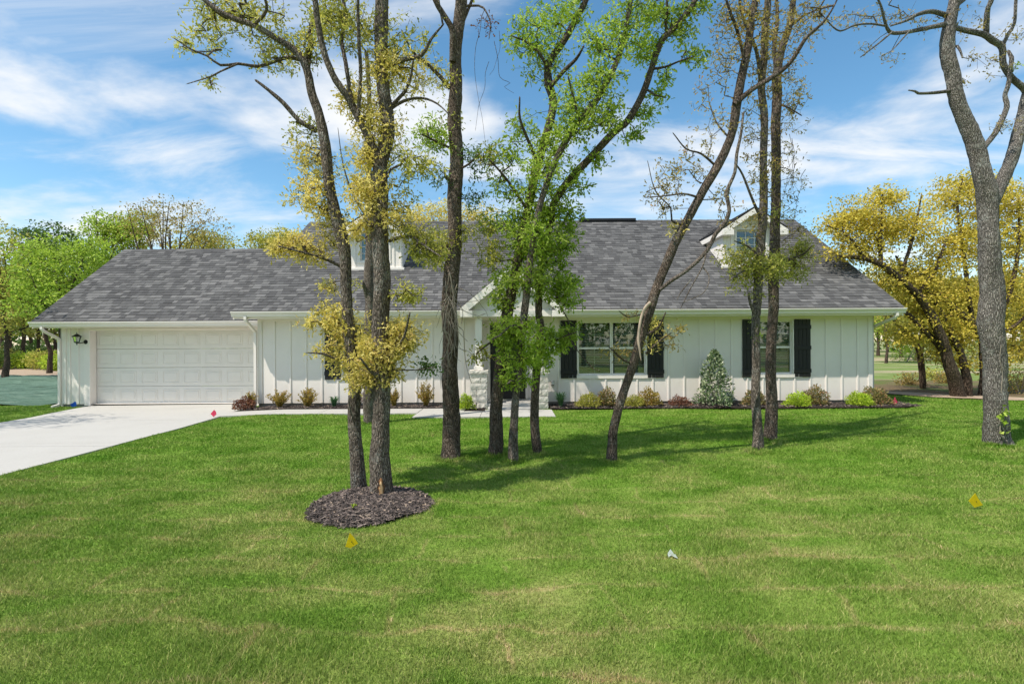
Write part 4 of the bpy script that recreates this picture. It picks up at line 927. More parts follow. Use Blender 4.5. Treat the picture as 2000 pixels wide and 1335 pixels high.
oak('oak_tree', 'stout oak with scarred base standing in the mulch ring, right of its pair', base_at(742, 975), B,
    [(735, 250, 50, 55, 60), (720, 375, 45, 45, 80), (712, 305, 36, 30, 30), (765, 425, 50, 36, 46), (690, 195, 40, 45, 34), (760, 130, 45, 45, 54), (805, 150, 45, 45, 26), (745, 690, 55, 36, 110), (785, 655, 35, 38, 70), (735, 735, 45, 18, 46), (700, 745, 22, 14, 14),
     (815, 455, 36, 18, 22, 1), (835, 490, 36, 22, 36, 1), (795, 330, 45, 55, 34, 1), (830, 330, 36, 20, 12, 1), (833, 716, 22, 10, 9, 2), (800, 572, 26, 30, 20, 1), (770, 80, 60, 50, 30, 1), (690, 50, 50, 50, 36, 1), (640, 30, 50, 40, 30, 1), (700, 450, 36, 26, 22),
     (760, -120, 170, 90, 80, 1), (640, -160, 110, 90, 50, 1), (840, -60, 90, 60, 30, 1), (750, -300, 160, 110, 80, 1)],
    DB, 12, 'bark', ['gold', 'olive', 'dgreen'], .046, 13, .062)
# bare wood wound at the foot of the stout oak
def wound_patch(outline, lift):
    # a patch of trunk surface inside the outline (dx, dz about the wound's middle)
    cx0 = P(743, 950, DB).x; wz = P(748, 950, DB).z; wx = P(749, 950, DB).x - cx0; mb = MB(); n = len(outline)
    def sp(a, b):
        R = .5 / F * DB * float(np.interp(CAMZ - (wz + b), [1.42, 1.55, 1.67], [41, 43.5, 49])) + lift; dx = np.clip(wx + a, -R * .93, R * .93); return (cx0 + dx, DB - math.sqrt(R * R - dx * dx), wz + b)
    rings = [(1.0, -.02), (.97, 0), (.6, 0), (.25, 0)]
    for f, dl in rings:
        for a, b in outline: p = sp(a * f, b * f); mb.v.append((p[0], p[1] - dl, p[2]))
    mb.v.append(sp(0, 0))
    for k in range(len(rings) - 1):
        for i in range(n): j = (i + 1) % n; mb.f.append((k * n + i, k * n + j, (k + 1) * n + j, (k + 1) * n + i))
    for i in range(n): mb.f.append(((len(rings) - 1) * n + i, (len(rings) - 1) * n + (i + 1) % n, len(rings) * n))
    return mb
wq = P(748, 950, DB)
wd = thing('bark_wound', (wq.x, DB - .12, wq.z - .1), 'patch of bare tan wood at the foot of the stout oak', 'bark wound')
o1 = [(.002, .100), (.014, .075), (.017, .050), (.026, .030), (.024, -.02), (.029, -.06), (.018, -.088), (-.004, -.080), (-.010, -.045), (-.006, -.01), (-.014, .02), (-.006, .05), (-.010, .078)]
wound_patch([(a * 1.45 - .004 + .004 * math.sin(i * 2.4), b * 1.22 + .004 * math.cos(i * 3.1)) for i, (a, b) in enumerate(o1)], .011).build('torn_bark', 'tornbark', wd, True)
wound_patch(o1, .016).build('bare_wood', 'barewood', wd, True)
# --- the trunk further back, behind the stout oak
C_ = [limb_px([(722, 832, 34), (722, 820, 27), (724, 760, 25), (723, 690, 23), (722, 600, 21), (722, 540, 19), (722, 478, 17), (720, 430, 15), (722, 360, 13), (716, 290, 11), (722, 200, 9), (715, 100, 7)], 10.6),
      limb_px([(720, 590, 10), (713, 566, 8), (709, 550, 4)], 10.6, 10.4), limb_px([(721, 430, 8), (690, 380, 4), (670, 320, 2.5), (660, 250, 1)], 10.6, 10.2), limb_px([(721, 400, 7), (750, 350, 3), (770, 290, 1)], 10.6, 10.9)]
oak('oak_tree', 'thin oak half hidden behind the stout oak of the mulch ring', base_at(722, 824), C_, [(690, 330, 60, 60, 30), (760, 300, 50, 60, 30), (720, 180, 80, 70, 50), (715, 60, 90, 60, 50), (695, 560, 16, 16, 5)], 10.6, 13, 'bark', ['olive'], .065, 8, .09)
# --- straight dark trunk
DD = 7.39
D_ = [limb_px([(881, 912, 52), (881, 893, 42), (881, 870, 37), (881, 830, 34), (881, 770, 31), (878, 710, 29), (879, 650, 30), (880, 590, 31), (880, 530, 32), (886, 490, 28), (889, 468, 26), (889, 375, 27), (891, 300, 25), (888, 225, 26), (889, 169, 26), (891, 112, 24), (897, 37, 23), (900, 0, 22), (904, -100, 18), (900, -230, 11), (910, -330, 6)], DD),
      limb_px([(884, 120, 13), (884, 86, 12), (882, 56, 11), (862, 22, 10), (850, 0, 9), (830, -60, 7), (800, -140, 4)], DD - .1, 7.0),
      limb_px([(880, 172, 9), (850, 139, 7), (824, 116, 6), (805, 100, 4), (785, 60, 3)], DD, 7.0), limb_px([(905, 12, 5), (925, 11, 4), (944, 15, 3.5), (958, 45, 2.4), (955, 75, 1.5)], DD, 7.2),
      limb_px([(898, 60, 6), (930, -20, 5), (960, -90, 4)], DD, 7.8), limb_px([(878, 350, 8), (871, 345, 6), (868, 335, 3)], DD - .1, DD - .15), limb_px([(882, 290, 5), (850, 275, 4), (825, 262, 2.5)], DD, 7.1),
      limb_px([(896, 330, 5), (915, 320, 4), (935, 300, 2)], DD, 7.2), limb_px([(876, 480, 6), (850, 485, 4), (830, 500, 2)], DD, 7.1)]
oak('oak_tree', 'straight dark oak trunk in front of the walk, left of the three stem clump', base_at(881, 893), D_,
    [(840, 262, 36, 30, 46, 1), (862, 275, 24, 22, 20, 1), (922, 300, 26, 24, 12, 2), (938, 330, 22, 20, 10, 2), (870, 470, 40, 30, 40), (850, 500, 35, 25, 24), (905, 440, 20, 20, 10), (862, 150, 30, 40, 16), (835, 110, 30, 30, 10), (955, 40, 22, 22, 4, 3), (885, 230, 20, 22, 10),
     (900, -110, 130, 70, 60), (800, -120, 70, 50, 24), (900, -260, 140, 90, 70), (860, 345, 26, 22, 10, 2), (925, 390, 30, 30, 14, 2)], DD, 14, 'barkdark', ['olive', 'green', 'dgreen', 'deadleaf'], .056, 10, .07)
# --- clump of three stems with fresh green leaves
E1 = [limb_px([(965, 904, 40), (966, 886, 31), (969, 830, 27), (973, 770, 24), (978, 700, 22), (988, 638, 22), (993, 599, 22), (1005, 540, 20), (1018, 470, 18), (1024, 440, 17), (1037, 375, 16), (1050, 325, 16), (1068, 260, 15), (1080, 202, 15), (1071, 161, 16), (1072, 124, 15), (1091, 94, 14), (1110, 64, 13), (1128, 30, 12), (1143, 5, 11), (1160, -50, 9), (1170, -140, 6), (1150, -240, 4)], 7.56),
      limb_px([(1075, 170, 9), (1100, 140, 8), (1125, 115, 6), (1140, 90, 3)], 7.5, 7.3), limb_px([(1070, 130, 7), (1050, 100, 6), (1025, 80, 4), (1000, 70, 2)], 7.5, 7.2),
      limb_px([(1052, 320, 7), (1030, 270, 6), (1015, 230, 5), (1015, 190, 3)], 7.5, 7.1), limb_px([(1030, 410, 6), (990, 350, 5), (955, 310, 3)], 7.5, 7.2), limb_px([(986, 650, 6), (955, 670, 4), (930, 690, 2)], 7.5, 7.2)]
oak('oak_tree', 'thickest left stem of the green leaved clump before the porch', base_at(966, 886), E1,
    [(1060, 110, 60, 50, 56), (1030, 80, 45, 40, 40), (1020, 260, 36, 45, 30), (985, 305, 36, 30, 30), (950, 305, 25, 25, 16, 1), (985, 365, 36, 28, 26), (1070, 40, 60, 35, 40), (1110, 20, 50, 35, 36), (1000, 435, 46, 36, 50), (955, 450, 30, 40, 26, 1), (960, 500, 30, 30, 22, 1),
     (1040, 390, 50, 40, 60), (1020, 480, 45, 36, 60), (985, 545, 40, 30, 36), (980, 590, 30, 20, 24), (935, 685, 20, 22, 12, 1), (1080, 290, 40, 40, 40), (1130, -90, 130, 70, 80), (1160, -200, 120, 80, 60)], 7.56, 15, 'barkdark', ['green', 'olive'], .066, 9, .072, dz=.7, group='oak trees on the lawn')
E2 = [limb_px([(1003, 916, 28), (1003, 897, 22), (1004, 830, 17), (1007, 770, 15), (1013, 720, 14), (1022, 638, 14), (1025, 599, 14), (1032, 540, 13), (1040, 480, 13), (1050, 420, 12), (1064, 370, 12), (1092, 300, 12), (1127, 240, 12), (1165, 195, 12), (1200, 130, 11), (1222, 60, 10), (1232, 0, 9), (1245, -80, 7), (1240, -170, 4)], 7.17),
      limb_px([(1130, 235, 6), (1120, 190, 5), (1110, 150, 3)], 7.15, 6.8), limb_px([(1012, 745, 6), (1000, 742, 5), (992, 748, 3)], 7.15, 6.95), limb_px([(1022, 640, 6), (1000, 635, 4), (975, 655, 3), (960, 662, 2)], 7.15, 6.8)]
oak('oak_tree', 'slimmest middle stem of the green leaved clump before the porch', base_at(1003, 898), E2,
    [(1010, 645, 45, 28, 64), (1020, 690, 40, 30, 56), (998, 742, 22, 18, 26), (980, 655, 26, 22, 22), (1030, 740, 14, 14, 8), (1035, 545, 50, 28, 60), (1050, 460, 45, 36, 50), (1130, 195, 55, 45, 70), (1175, 160, 45, 40, 46), (1180, 230, 45, 40, 60), (1210, 70, 55, 45, 60), (1110, 250, 45, 36, 50), (1060, 330, 45, 40, 46), (1160, 80, 40, 40, 30), (1240, 10, 50, 30, 30), (1240, -90, 110, 60, 50)],
    7.17, 16, 'bark', ['green'], .066, 9, .072, dz=.7)
E3 = [limb_px([(1049, 900, 27), (1049, 882, 20), (1045, 830, 18), (1044, 770, 16), (1048, 725, 15), (1051, 696, 14), (1056, 638, 14), (1051, 609, 14), (1055, 530, 14), (1062, 498, 14), (1075, 430, 14), (1080, 400, 14), (1100, 368, 14), (1125, 337, 14), (1170, 288, 14), (1200, 258, 14), (1226, 236, 14), (1248, 198, 13), (1263, 161, 13), (1275, 124, 12), (1293, 79, 12), (1319, 52, 11), (1346, 19, 10), (1357, 0, 9), (1380, -50, 7), (1420, -120, 4)], 7.73, 7.4),
      limb_px([(1302, 66, 5), (1300, 40, 5), (1303, 10, 4), (1295, -60, 3)], 7.5, 7.3), limb_px([(1270, 135, 5), (1300, 130, 4), (1330, 118, 3), (1355, 110, 2)], 7.5, 7.2), limb_px([(1258, 172, 4), (1280, 185, 3), (1300, 190, 2)], 7.5, 7.3),
      limb_px([(1053, 660, 5), (1080, 665, 4), (1105, 655, 3), (1125, 648, 2)], 7.7, 7.3), limb_px([(1090, 590, 2.6), (1112, 630, 2.4), (1110, 650, 2.2), (1125, 680, 2), (1160, 720, 1.8), (1172, 724, 1)], 7.6, 7.4)]
oak('oak_tree', 'right stem of the green leaved clump, forking out over the roof to the right', base_at(1049, 884), E3,
    [(1045, 695, 42, 26, 60), (1080, 662, 36, 24, 46), (1112, 650, 16, 14, 12), (1085, 560, 45, 30, 60), (1105, 580, 25, 26, 22), (1065, 500, 45, 36, 60), (1100, 470, 34, 40, 50), (1090, 410, 40, 36, 46), (1120, 350, 30, 30, 22), (1170, 310, 26, 20, 16, 1), (1235, 262, 20, 14, 12, 1), (1260, 225, 20, 26, 14, 1), (1285, 25, 50, 32, 46, 1), (1260, 95, 36, 40, 36, 1), (1330, 60, 36, 36, 24, 1), (1355, 108, 26, 22, 14, 1), (1300, 150, 18, 30, 12, 1), (1285, 190, 18, 20, 9, 1), (1365, 10, 40, 20, 20, 1), (1380, -70, 110, 50, 50, 1), (1060, 420, 30, 25, 20)],
    7.6, 17, 'barkdark', ['green', 'green'], .074, 9, .072, dz=.6)
# --- leaning oak with the broken limb
DF = 7.17
F_ = [limb_px([(1193, 914, 30), (1194, 898, 22), (1196, 860, 18), (1199, 835, 17), (1214, 779, 17), (1230, 727, 17), (1247, 676, 18), (1268, 607, 20), (1285, 555, 17), (1306, 503, 17), (1321, 469, 17), (1340, 434, 16), (1371, 375, 17), (1406, 318, 18), (1428, 262, 16), (1438, 206, 17), (1449, 150, 15), (1461, 94, 14), (1467, 37, 13), (1475, 0, 12), (1485, -90, 9), (1500, -190, 5)], DF),
      limb_px([(1434, 204, 11), (1467, 176, 9), (1509, 150, 9), (1539, 127, 8), (1557, 101, 8), (1576, 71, 7), (1606, 45, 5), (1630, 10, 3), (1650, -40, 2)], DF - .05, 6.7),
      limb_px([(1454, 120, 6), (1440, 60, 6), (1425, 20, 5), (1410, -30, 4)], DF, 6.9), limb_px([(1400, 325, 5), (1370, 300, 4), (1340, 290, 3), (1315, 260, 2)], DF, 6.9), limb_px([(1365, 385, 5), (1335, 378, 4), (1300, 382, 3), (1260, 385, 2)], DF, 6.8),
      limb_px([(1335, 440, 5), (1312, 430, 4), (1310, 405, 3), (1280, 372, 2), (1265, 315, 1.2)], DF, 6.9), limb_px([(1425, 270, 4), (1400, 240, 3), (1385, 200, 2)], DF, 7.4), limb_px([(1256, 655, 6), (1285, 640, 4), (1300, 610, 2.5)], DF, 6.9),
      limb_px([(1238, 712, 5), (1215, 700, 4), (1200, 686, 3), (1190, 678, 2)], DF, 6.9), limb_px([(1262, 690, 5), (1285, 668, 3.5), (1310, 650, 2.2)], DF, 7.0), limb_px([(1262, 612, 4), (1245, 615, 3), (1225, 618, 2.4), (1210, 607, 1.6)], DF, 6.9)]
oak('oak_tree', 'oak leaning far to the right across the twin window, sparsely leafed', base_at(1194, 898), F_,
    [(1300, 395, 45, 45, 26), (1330, 340, 40, 36, 18), (1285, 345, 20, 40, 8), (1320, 450, 22, 16, 14, 1), (1395, 240, 36, 50, 18), (1420, 100, 45, 60, 40), (1440, 30, 50, 30, 44), (1360, 300, 40, 50, 16), (1560, 30, 60, 40, 24), (1480, 50, 50, 50, 30), (1370, 180, 22, 40, 8), (1275, 635, 18, 18, 14, 1), (1268, 675, 16, 18, 12, 1), (1225, 690, 14, 10, 6), (1195, 690, 20, 8, 6), (1305, 668, 26, 26, 14), (1320, 640, 20, 12, 5), (1225, 612, 24, 8, 3), (1560, 60, 50, 40, 12), (1600, 20, 50, 30, 10), (1470, -100, 130, 60, 60), (1440, 420, 40, 26, 8), (1410, 380, 36, 30, 9)],
    DF, 18, 'barkdark', ['sparse', 'gold'], .050, 7, .065, dz=.7)
bl = thing('broken_branch', tuple(P(1294, 560, DF - .1)), 'broken bare branch hanging against the leaning oak', 'branch')
V, Q, T = woody([limb_px([(1288, 566, 7), (1310, 548, 8), (1346, 524, 8), (1380, 490, 8), (1398, 455, 8), (1412, 440, 8), (1424, 412, 7), (1420, 375, 7), (1435, 337, 6), (1439, 300, 6), (1447, 262, 5), (1452, 220, 4)], DF - .12, DF - .2),
                 limb_px([(1380, 490, 3.5), (1372, 520, 3), (1350, 560, 2.5), (1330, 600, 1.5)], DF - .15, DF - .3), limb_px([(1372, 520, 3), (1385, 540, 2.4), (1375, 570, 1.8), (1335, 590, 1.2)], DF - .16, DF - .4), limb_px([(1350, 545, 2.6), (1330, 570, 2), (1322, 585, 1.2)], DF - .2, DF - .4)], 10, np.random.default_rng(5))
link('limb', fast_mesh('limb', V - np.array(ORG[bl]), [Q, T], 'bark', smooth=True), bl)
ps = thing('peeled_strip', tuple(P(1250, 690, DF - .14)), 'pale strip of peeled bark hanging from the leaning oak', 'bark strip')
V, Q, T = woody([limb_px([(1270, 590, 7), (1260, 600, 6), (1252, 622, 5.5), (1247, 658, 5.5), (1249, 682, 4.5), (1252, 703, 2)], DF - .10, DF - .17)], 8, np.random.default_rng(6), .15, .03); link('strip', fast_mesh('strip', V - np.array(ORG[ps]), [Q, T], 'peeled', smooth=True), ps)
# --- the two close trunks right of the holly
DG, DH = 7.84, 8.65
G_ = [limb_px([(1480, 896, 32), (1480, 880, 23), (1480, 848, 18), (1477, 779, 17), (1476, 710, 16), (1476, 641, 16), (1480, 572, 16), (1483, 520, 16), (1486, 469, 17), (1490, 430, 16), (1491, 375, 15), (1492, 300, 14), (1492, 225, 14), (1487, 169, 13), (1493, 110, 13), (1494, 56, 13), (1500, 0, 12), (1500, -90, 9), (1490, -190, 5)], DG),
      limb_px([(1474, 612, 7), (1466, 592, 6), (1462, 575, 4)], DG - .05, DG - .1), limb_px([(1487, 175, 8), (1480, 112, 7), (1470, 80, 6), (1450, 30, 5), (1440, -30, 4)], DG, 7.5), limb_px([(1488, 430, 6), (1470, 390, 5), (1450, 340, 4), (1437, 320, 3)], DG, 7.6),
      limb_px([(1482, 520, 5), (1450, 530, 3.5), (1420, 550, 2)], DG, 7.4), limb_px([(1484, 500, 5), (1460, 480, 4), (1435, 470, 2)], DG, 7.5)]
oak('oak_tree', 'paler left trunk of the close pair right of the tall holly', base_at(1480, 880), G_,
    [(1485, 520, 50, 30, 120), (1450, 505, 45, 30, 70), (1440, 548, 34, 20, 26), (1480, 430, 30, 40, 16, 1), (1485, 170, 40, 50, 26, 1), (1470, 260, 36, 60, 24, 1), (1490, 340, 40, 60, 30, 1), (1490, 90, 50, 60, 36, 1), (1450, 30, 45, 40, 26, 1), (1480, 640, 14, 30, 6, 2), (1480, 575, 30, 16, 12), (1490, -90, 110, 60, 50, 1)], DG, 19, 'bark', ['olive', 'sparse', 'green'], .050, 9, .066, dz=.7)
Hh = [limb_px([(1505, 876, 40), (1505, 860, 29), (1506, 845, 24), (1506, 779, 20), (1506, 710, 19), (1508, 641, 19), (1511, 572, 19), (1511, 520, 19), (1513, 469, 18), (1516, 400, 17), (1515, 375, 17), (1516, 262, 18), (1517, 187, 17), (1517, 150, 16), (1527, 94, 14), (1542, 49, 12), (1550, 0, 11), (1560, -80, 8), (1570, -180, 4)], DH),
      limb_px([(1518, 145, 9), (1512, 100, 8), (1518, 40, 7), (1515, -20, 5), (1510, -100, 3)], DH, 9.0), limb_px([(1515, 525, 5), (1545, 505, 4), (1570, 495, 3), (1585, 480, 2)], DH, 8.2), limb_px([(1545, 50, 5), (1570, 30, 4), (1600, 15, 3), (1620, -20, 2)], DH, 8.3), limb_px([(1518, 200, 4), (1540, 210, 3), (1565, 225, 2)], DH, 8.4)]
oak('oak_tree', 'darker right trunk of the close pair, hung with wispy vines', base_at(1505, 860), Hh,
    [(1530, 515, 50, 30, 100), (1570, 490, 30, 28, 54), (1555, 535, 30, 16, 20), (1550, 440, 26, 50, 14, 1), (1530, 160, 40, 50, 26, 1), (1540, 230, 36, 60, 26, 1), (1545, 340, 34, 60, 22, 1), (1530, 90, 50, 60, 30, 1), (1580, 40, 50, 36, 16, 1), (1560, 180, 30, 50, 14, 1), (1520, 420, 26, 40, 14), (1550, -90, 110, 60, 50, 1)], DH, 20, 'barkdark', ['olive', 'sparse'], .050, 9, .066, dz=.7)
# --- the big forked oak on the right edge
DI = 8.15
I_ = [limb_px([(1950, 894, 66), (1950, 874, 54), (1947, 858, 45), (1945, 840, 41), (1944, 789, 39), (1943, 713, 38), (1941, 662, 37), (1936, 624, 40), (1936, 560, 37), (1934, 525, 35), (1931, 435, 33), (1927, 380, 36), (1921, 350, 32), (1909, 300, 29), (1889, 243, 26), (1868, 187, 24), (1861, 150, 24), (1851, 112, 25), (1850, 75, 25), (1857, 37, 21), (1865, 0, 19), (1875, -90, 14), (1860, -200, 8)], DI),
      limb_px([(1936, 400, 24), (1946, 375, 24), (1956, 355, 22), (1977, 307, 21), (1988, 262, 20), (1999, 225, 19), (2010, 170, 17), (2030, 80, 14), (2050, -40, 10), (2080, -160, 6)], DI, 8.5),
      limb_px([(2012, 190, 13), (1999, 172, 12), (1975, 150, 11), (1959, 122, 11), (1957, 92, 11), (1939, 79, 11), (1921, 67, 10), (1887, 60, 9), (1858, 52, 8)], 8.4, 8.15),
      limb_px([(1926, 69, 9), (1927, 40, 9), (1930, 15, 8), (1940, -10, 8), (1950, -90, 5)], 8.3, 8.0), limb_px([(1957, 92, 6), (1970, 65, 6), (1981, 45, 5), (1984, 0, 5), (1990, -60, 4)], 8.35, 8.2),
      limb_px([(1914, 300, 10), (1925, 283, 10), (1947, 255, 10), (1966, 210, 9), (1962, 187, 8), (1970, 161, 8), (1976, 112, 7), (1970, 100, 5)], DI, 8.3),
      limb_px([(1852, 46, 11), (1830, 50, 9), (1797, 58, 8), (1760, 64, 7), (1737, 61, 6.5), (1727, 38, 5), (1720, 10, 4), (1700, -30, 3)], DI, 7.6), limb_px([(1850, 30, 9), (1820, 22, 8), (1793, 28, 7), (1770, 40, 5), (1740, 50, 3.5)], DI, 7.7),
      limb_px([(1742, 63, 4), (1715, 85, 3.5), (1681, 111, 2)], 7.7, 7.5), limb_px([(1728, 50, 4), (1700, 46, 3.6), (1670, 49, 3.4), (1640, 60, 3), (1617, 42, 2.5), (1600, 20, 1.5)], 7.65, 7.3), limb_px([(1775, 62, 3.4), (1750, 90, 2.6), (1735, 105, 1.8)], 7.8, 7.6),
      limb_px([(1855, 177, 7), (1820, 181, 6), (1793, 182, 5), (1787, 178, 4), (1775, 176, 2.5)], DI, 7.9), limb_px([(1862, 90, 5), (1870, 90, 5), (1876, 100, 4), (1880, 112, 3)], DI, 8.0), limb_px([(1870, 10, 8), (1890, -10, 7), (1910, -60, 5)], DI, 8.3)]
oak('oak_tree', 'big grey forked oak on the right, ivy climbing its foot', base_at(1949, 872), I_,
    [(1720, 30, 55, 26, 20), (1790, 35, 45, 30, 16), (1660, 45, 45, 22, 10), (1690, 95, 20, 16, 5), (1740, 110, 20, 16, 6), (1860, 55, 40, 30, 12), (1945, 130, 26, 26, 8), (1962, 245, 26, 22, 14), (1905, 115, 22, 18, 8), (1875, 160, 18, 16, 5), (1900, 40, 40, 30, 10), (1975, 70, 30, 30, 10), (1800, -70, 130, 50, 40), (1940, -90, 110, 70, 50), (1990, 132, 10, 10, 4, 1)], DI, 23, 'barkgrey', ['sparse', 'green'], .048, 5, .06, dz=.8)
# ivy up the foot of it
iv = thing('ivy_vine', tuple(P(1960, 858, DI - .2)), 'ivy with fresh green leaves climbing the foot of the big forked oak', 'vine')
rg = np.random.default_rng(77); vp = [P(1966, 868, DI - .14), P(1956, 850, DI - .17), P(1953, 835, DI - .17), P(1957, 815, DI - .16), P(1960, 795, DI - .15), P(1956, 760, DI - .15), P(1958, 730, DI - .14), P(1953, 700, DI - .16), P(1956, 660, DI - .15), P(1955, 610, DI - .15), P(1952, 560, DI - .14)]
V, Q, T = woody([np.array([(*p, .008 - .0005 * i) for i, p in enumerate(vp)])], 6, rg); link('stem', fast_mesh('stem', V - np.array(ORG[iv]), [Q, T], 'deadtwig', smooth=True), iv)
C = np.array([tuple(P(1959 + rg.normal(0, 4), y, DI - .21 + rg.normal(0, .02))) for y in np.r_[rg.uniform(792, 818, 16), rg.uniform(818, 846, 9)]])
IVY = np.array([(0, 0, 0), (.1, .35, .02), (.35, .45, .03), (.5, .25, .02), (1, 0, 0), (.5, -.25, .02), (.35, -.45, .03), (.1, -.35, .02)]); IVY_F = [(0, 1, 2, 3), (0, 3, 4, 5), (0, 5, 6, 7)]
lv, lf, lr = leaves(C, .075, rg, IVY, IVY_F, .5, ORG[iv]); link('leaves', fast_mesh('leaves', lv, [lf], 'green', lr), iv)
mk = P(1966, 810, 9.9); mk_t = thing('marker_stake', (mk.x, mk.y, 0), 'small white marker stake leaning behind the big forked oak', 'stake')
MB().prism([(mk.x - .045, mk.y, .16), (mk.x + .0, mk.y + .0, .17), (mk.x + .045, mk.y, .0), (mk.x + .0, mk.y, -.02)], (0, .02, 0)).build('post', 'whiteplastic', mk_t)
# dead vines tangled round the straight dark trunk, wisps on the paired trunk
def vines(name, label, runs, r, mat, seed, d):
    rg = np.random.default_rng(seed); t = None; limbs = []
    for (x, y, dx, dy, n, w) in runs:
        pts = []; px_, py_ = x, y
        for i in range(n): pts.append((px_, py_, w * (1 - .6 * i / n))); px_ += dx + rg.normal(0, abs(dx) * .6 + 3); py_ += dy + rg.normal(0, abs(dy) * .4 + 2)
        limbs.append(limb_px(pts, d - .2 - rg.uniform(0, .1), d - .2 - rg.uniform(-.1, .25)))
    t = thing(name, limbs[0][0][:3], label, 'vine'); V, Q, T = woody(limbs, 6, rg, .1, .05); link('stem', fast_mesh('stem', V - np.array(ORG[t]), [Q, T], mat, smooth=True), t); return t
vrg = np.random.default_rng(3)
vines('dead_vine', 'tangle of thin dead vines round the straight dark trunk', [(vrg.uniform(868, 894), vrg.uniform(520, 640), vrg.uniform(-6, 7), vrg.uniform(10, 22), 6, vrg.uniform(1.2, 2.4)) for _ in range(26)] + [(890, 600, 14, 6, 7, 1.4), (890, 560, 12, 12, 7, 1.4), (890, 640, 10, 14, 6, 1.3), (892, 590, 18, -4, 5, 1.2)], .004, 'deadtwig', 5, DD)
vines('hanging_vine', 'wispy vines hanging beside the darker trunk of the close pair', [(vrg.uniform(1524, 1580), vrg.uniform(150, 330), vrg.uniform(-4, 5), vrg.uniform(14, 26), 7, vrg.uniform(.7, 1.1)) for _ in range(7)], .003, 'barkdark', 6, DH)
vines('hanging_vine', 'thin vine trailing in the sky between the dark trunk and the green clump', [(946, 20, 3, 34, 8, 1.2), (955, 120, -3, 26, 6, 1.0), (965, 80, 8, 20, 6, 1.2), (975, 60, -2, 22, 5, .9)], .003, 'barkdark', 8, DD)

# ------------------------------------------------------------------ background trees
def bg_tree(name, label, base, h, crown, seed, mat, n=600, per=10, leaf=.14, spread=.28, trunk_r=.14, lean=(0, 0), group='trees in the woods', nl=7, extra=None, tmpl=(DIA, DIA_F), bark='barkfar'):
    """crown: list of ellipsoids (x, y, z, rx, ry, rz) relative to the base"""
    rg = np.random.default_rng(seed); base = Vector(base); t = thing(name, tuple(base), label, 'tree', group); b = np.array(base)
    top = b + np.array([lean[0], lean[1], h * .82]); limbs = []
    k = 6; tr = np.array([(*(b + (top - b) * (i / k) ** 1.0 + np.r_[rg.normal(0, .06 * h / 8, 2) * (i > 0), 0] - np.array([0, 0, .1 if i == 0 else 0])), trunk_r * (1.25 if i == 0 else 1 - .8 * i / k)) for i in range(k + 1)]); limbs.append(tr)
    for j in range(nl):
        f = rg.uniform(.25, .8); i = f * k; s = tr[int(i)] + (tr[min(k, int(i) + 1)] - tr[int(i)]) * (i - int(i)); c = crown[j % len(crown)]; q = rg.normal(size=3); q /= np.linalg.norm(q)
        e = b + np.array(c[:3]) + q * np.array(c[3:6]) * .75; e[2] = max(e[2], s[2] + .2); m_ = (s[:3] + e) / 2 + rg.normal(0, .15, 3) - np.array([0, 0, .1])
        limbs.append(np.array([(*s[:3], s[3] * .6), (*m_, s[3] * .4), (*e, .012)]))
    if extra: limbs += extra
    V, Q, T = woody(limbs, 8, rg, .08, .25); link('trunk', fast_mesh('trunk', V - b, [Q, T], bark, smooth=True), t)
    vol = np.array([c[3] * c[4] * c[5] for c in crown]) ** .8; vol /= vol.sum(); tips = []
    for c, v in zip(crown, vol):
        m_ = int(n * v) + 3; q = rg.normal(size=(m_, 3)); q /= np.linalg.norm(q, axis=1)[:, None]; q *= (rg.random(m_)[:, None]) ** .42; tips.append(b + np.array(c[:3]) + q * np.array(c[3:6]))
    tips = np.vstack(tips); tips = tips[tips[:, 2] > b[2] + .5]
    X, ch, rad, nb, par = grow(limbs, tips, rg, .004, .35, .18, .05); tv, tq = twig_mesh(X, ch, rad, nb, 3, b); link('branches', fast_mesh('branches', tv, [tq], bark), t)['kind'] = 'stuff'
    m_ = rg.poisson(per, len(tips)) + 1; C = np.repeat(tips, m_, 0); R = np.clip(np.repeat(rg.random(len(tips)), m_) * .6 + .4 * rg.random(len(C)), 0, .999); dv = rg.normal(size=C.shape); C = C + dv * spread * np.array([.55, .55, .36])
    lv, lf, lr = leaves(C, leaf, rg, tmpl[0], tmpl[1], .2, base, rnd=R); link('crown', fast_mesh('crown', lv, [lf], mat, lr), t)['kind'] = 'stuff'
    return t
def at(px_, d, z=-.1): u = (px_ - 1000) / F * d; return (u, d, z)
def crown_px(items, base):
    """crown lobes given as pixel ellipses (x, y, rx, ry, d)"""
    o = []
    for x, y, rx, ry, d in items: p = P(x, y, d); o.append((p.x - base[0], p.y - base[1], p.z - base[2], rx / F * d, max(rx, ry) / F * d * .9, ry / F * d))
    return o
GW = 'trees in the woods on the left'
def left_tree(px_, d, label, mat, lobes, seed, n, **kw):
    b = at(px_, d); h = max(CAMZ - (y - ry - 667) / F * dd for _, y, _, ry, dd in lobes) + .1
    return bg_tree('woodland_tree', label, b, h, crown_px(lobes, b), seed, mat, n, group=GW, **kw)
left_tree(120, 25, 'bright green bushy tree closest to the garage, spilling down beside its roof', 'green', [(130, 520, 90, 55, 25), (80, 500, 60, 45, 25.5), (190, 500, 55, 40, 24.5), (120, 590, 100, 50, 25), (60, 560, 40, 40, 25)], 41, 900, leaf=.15, nl=10)
left_tree(95, 31, 'dark green round topped tree rising behind the bright green one', 'dgreen', [(95, 470, 55, 38, 31), (130, 520, 70, 60, 31), (60, 480, 40, 40, 31)], 42, 500, leaf=.17)
left_tree(205, 33, 'green tree with a pointed top just left of the garage roof', 'green', [(205, 440, 45, 32, 33), (240, 450, 50, 36, 33), (190, 500, 70, 50, 33)], 43, 500, leaf=.17)
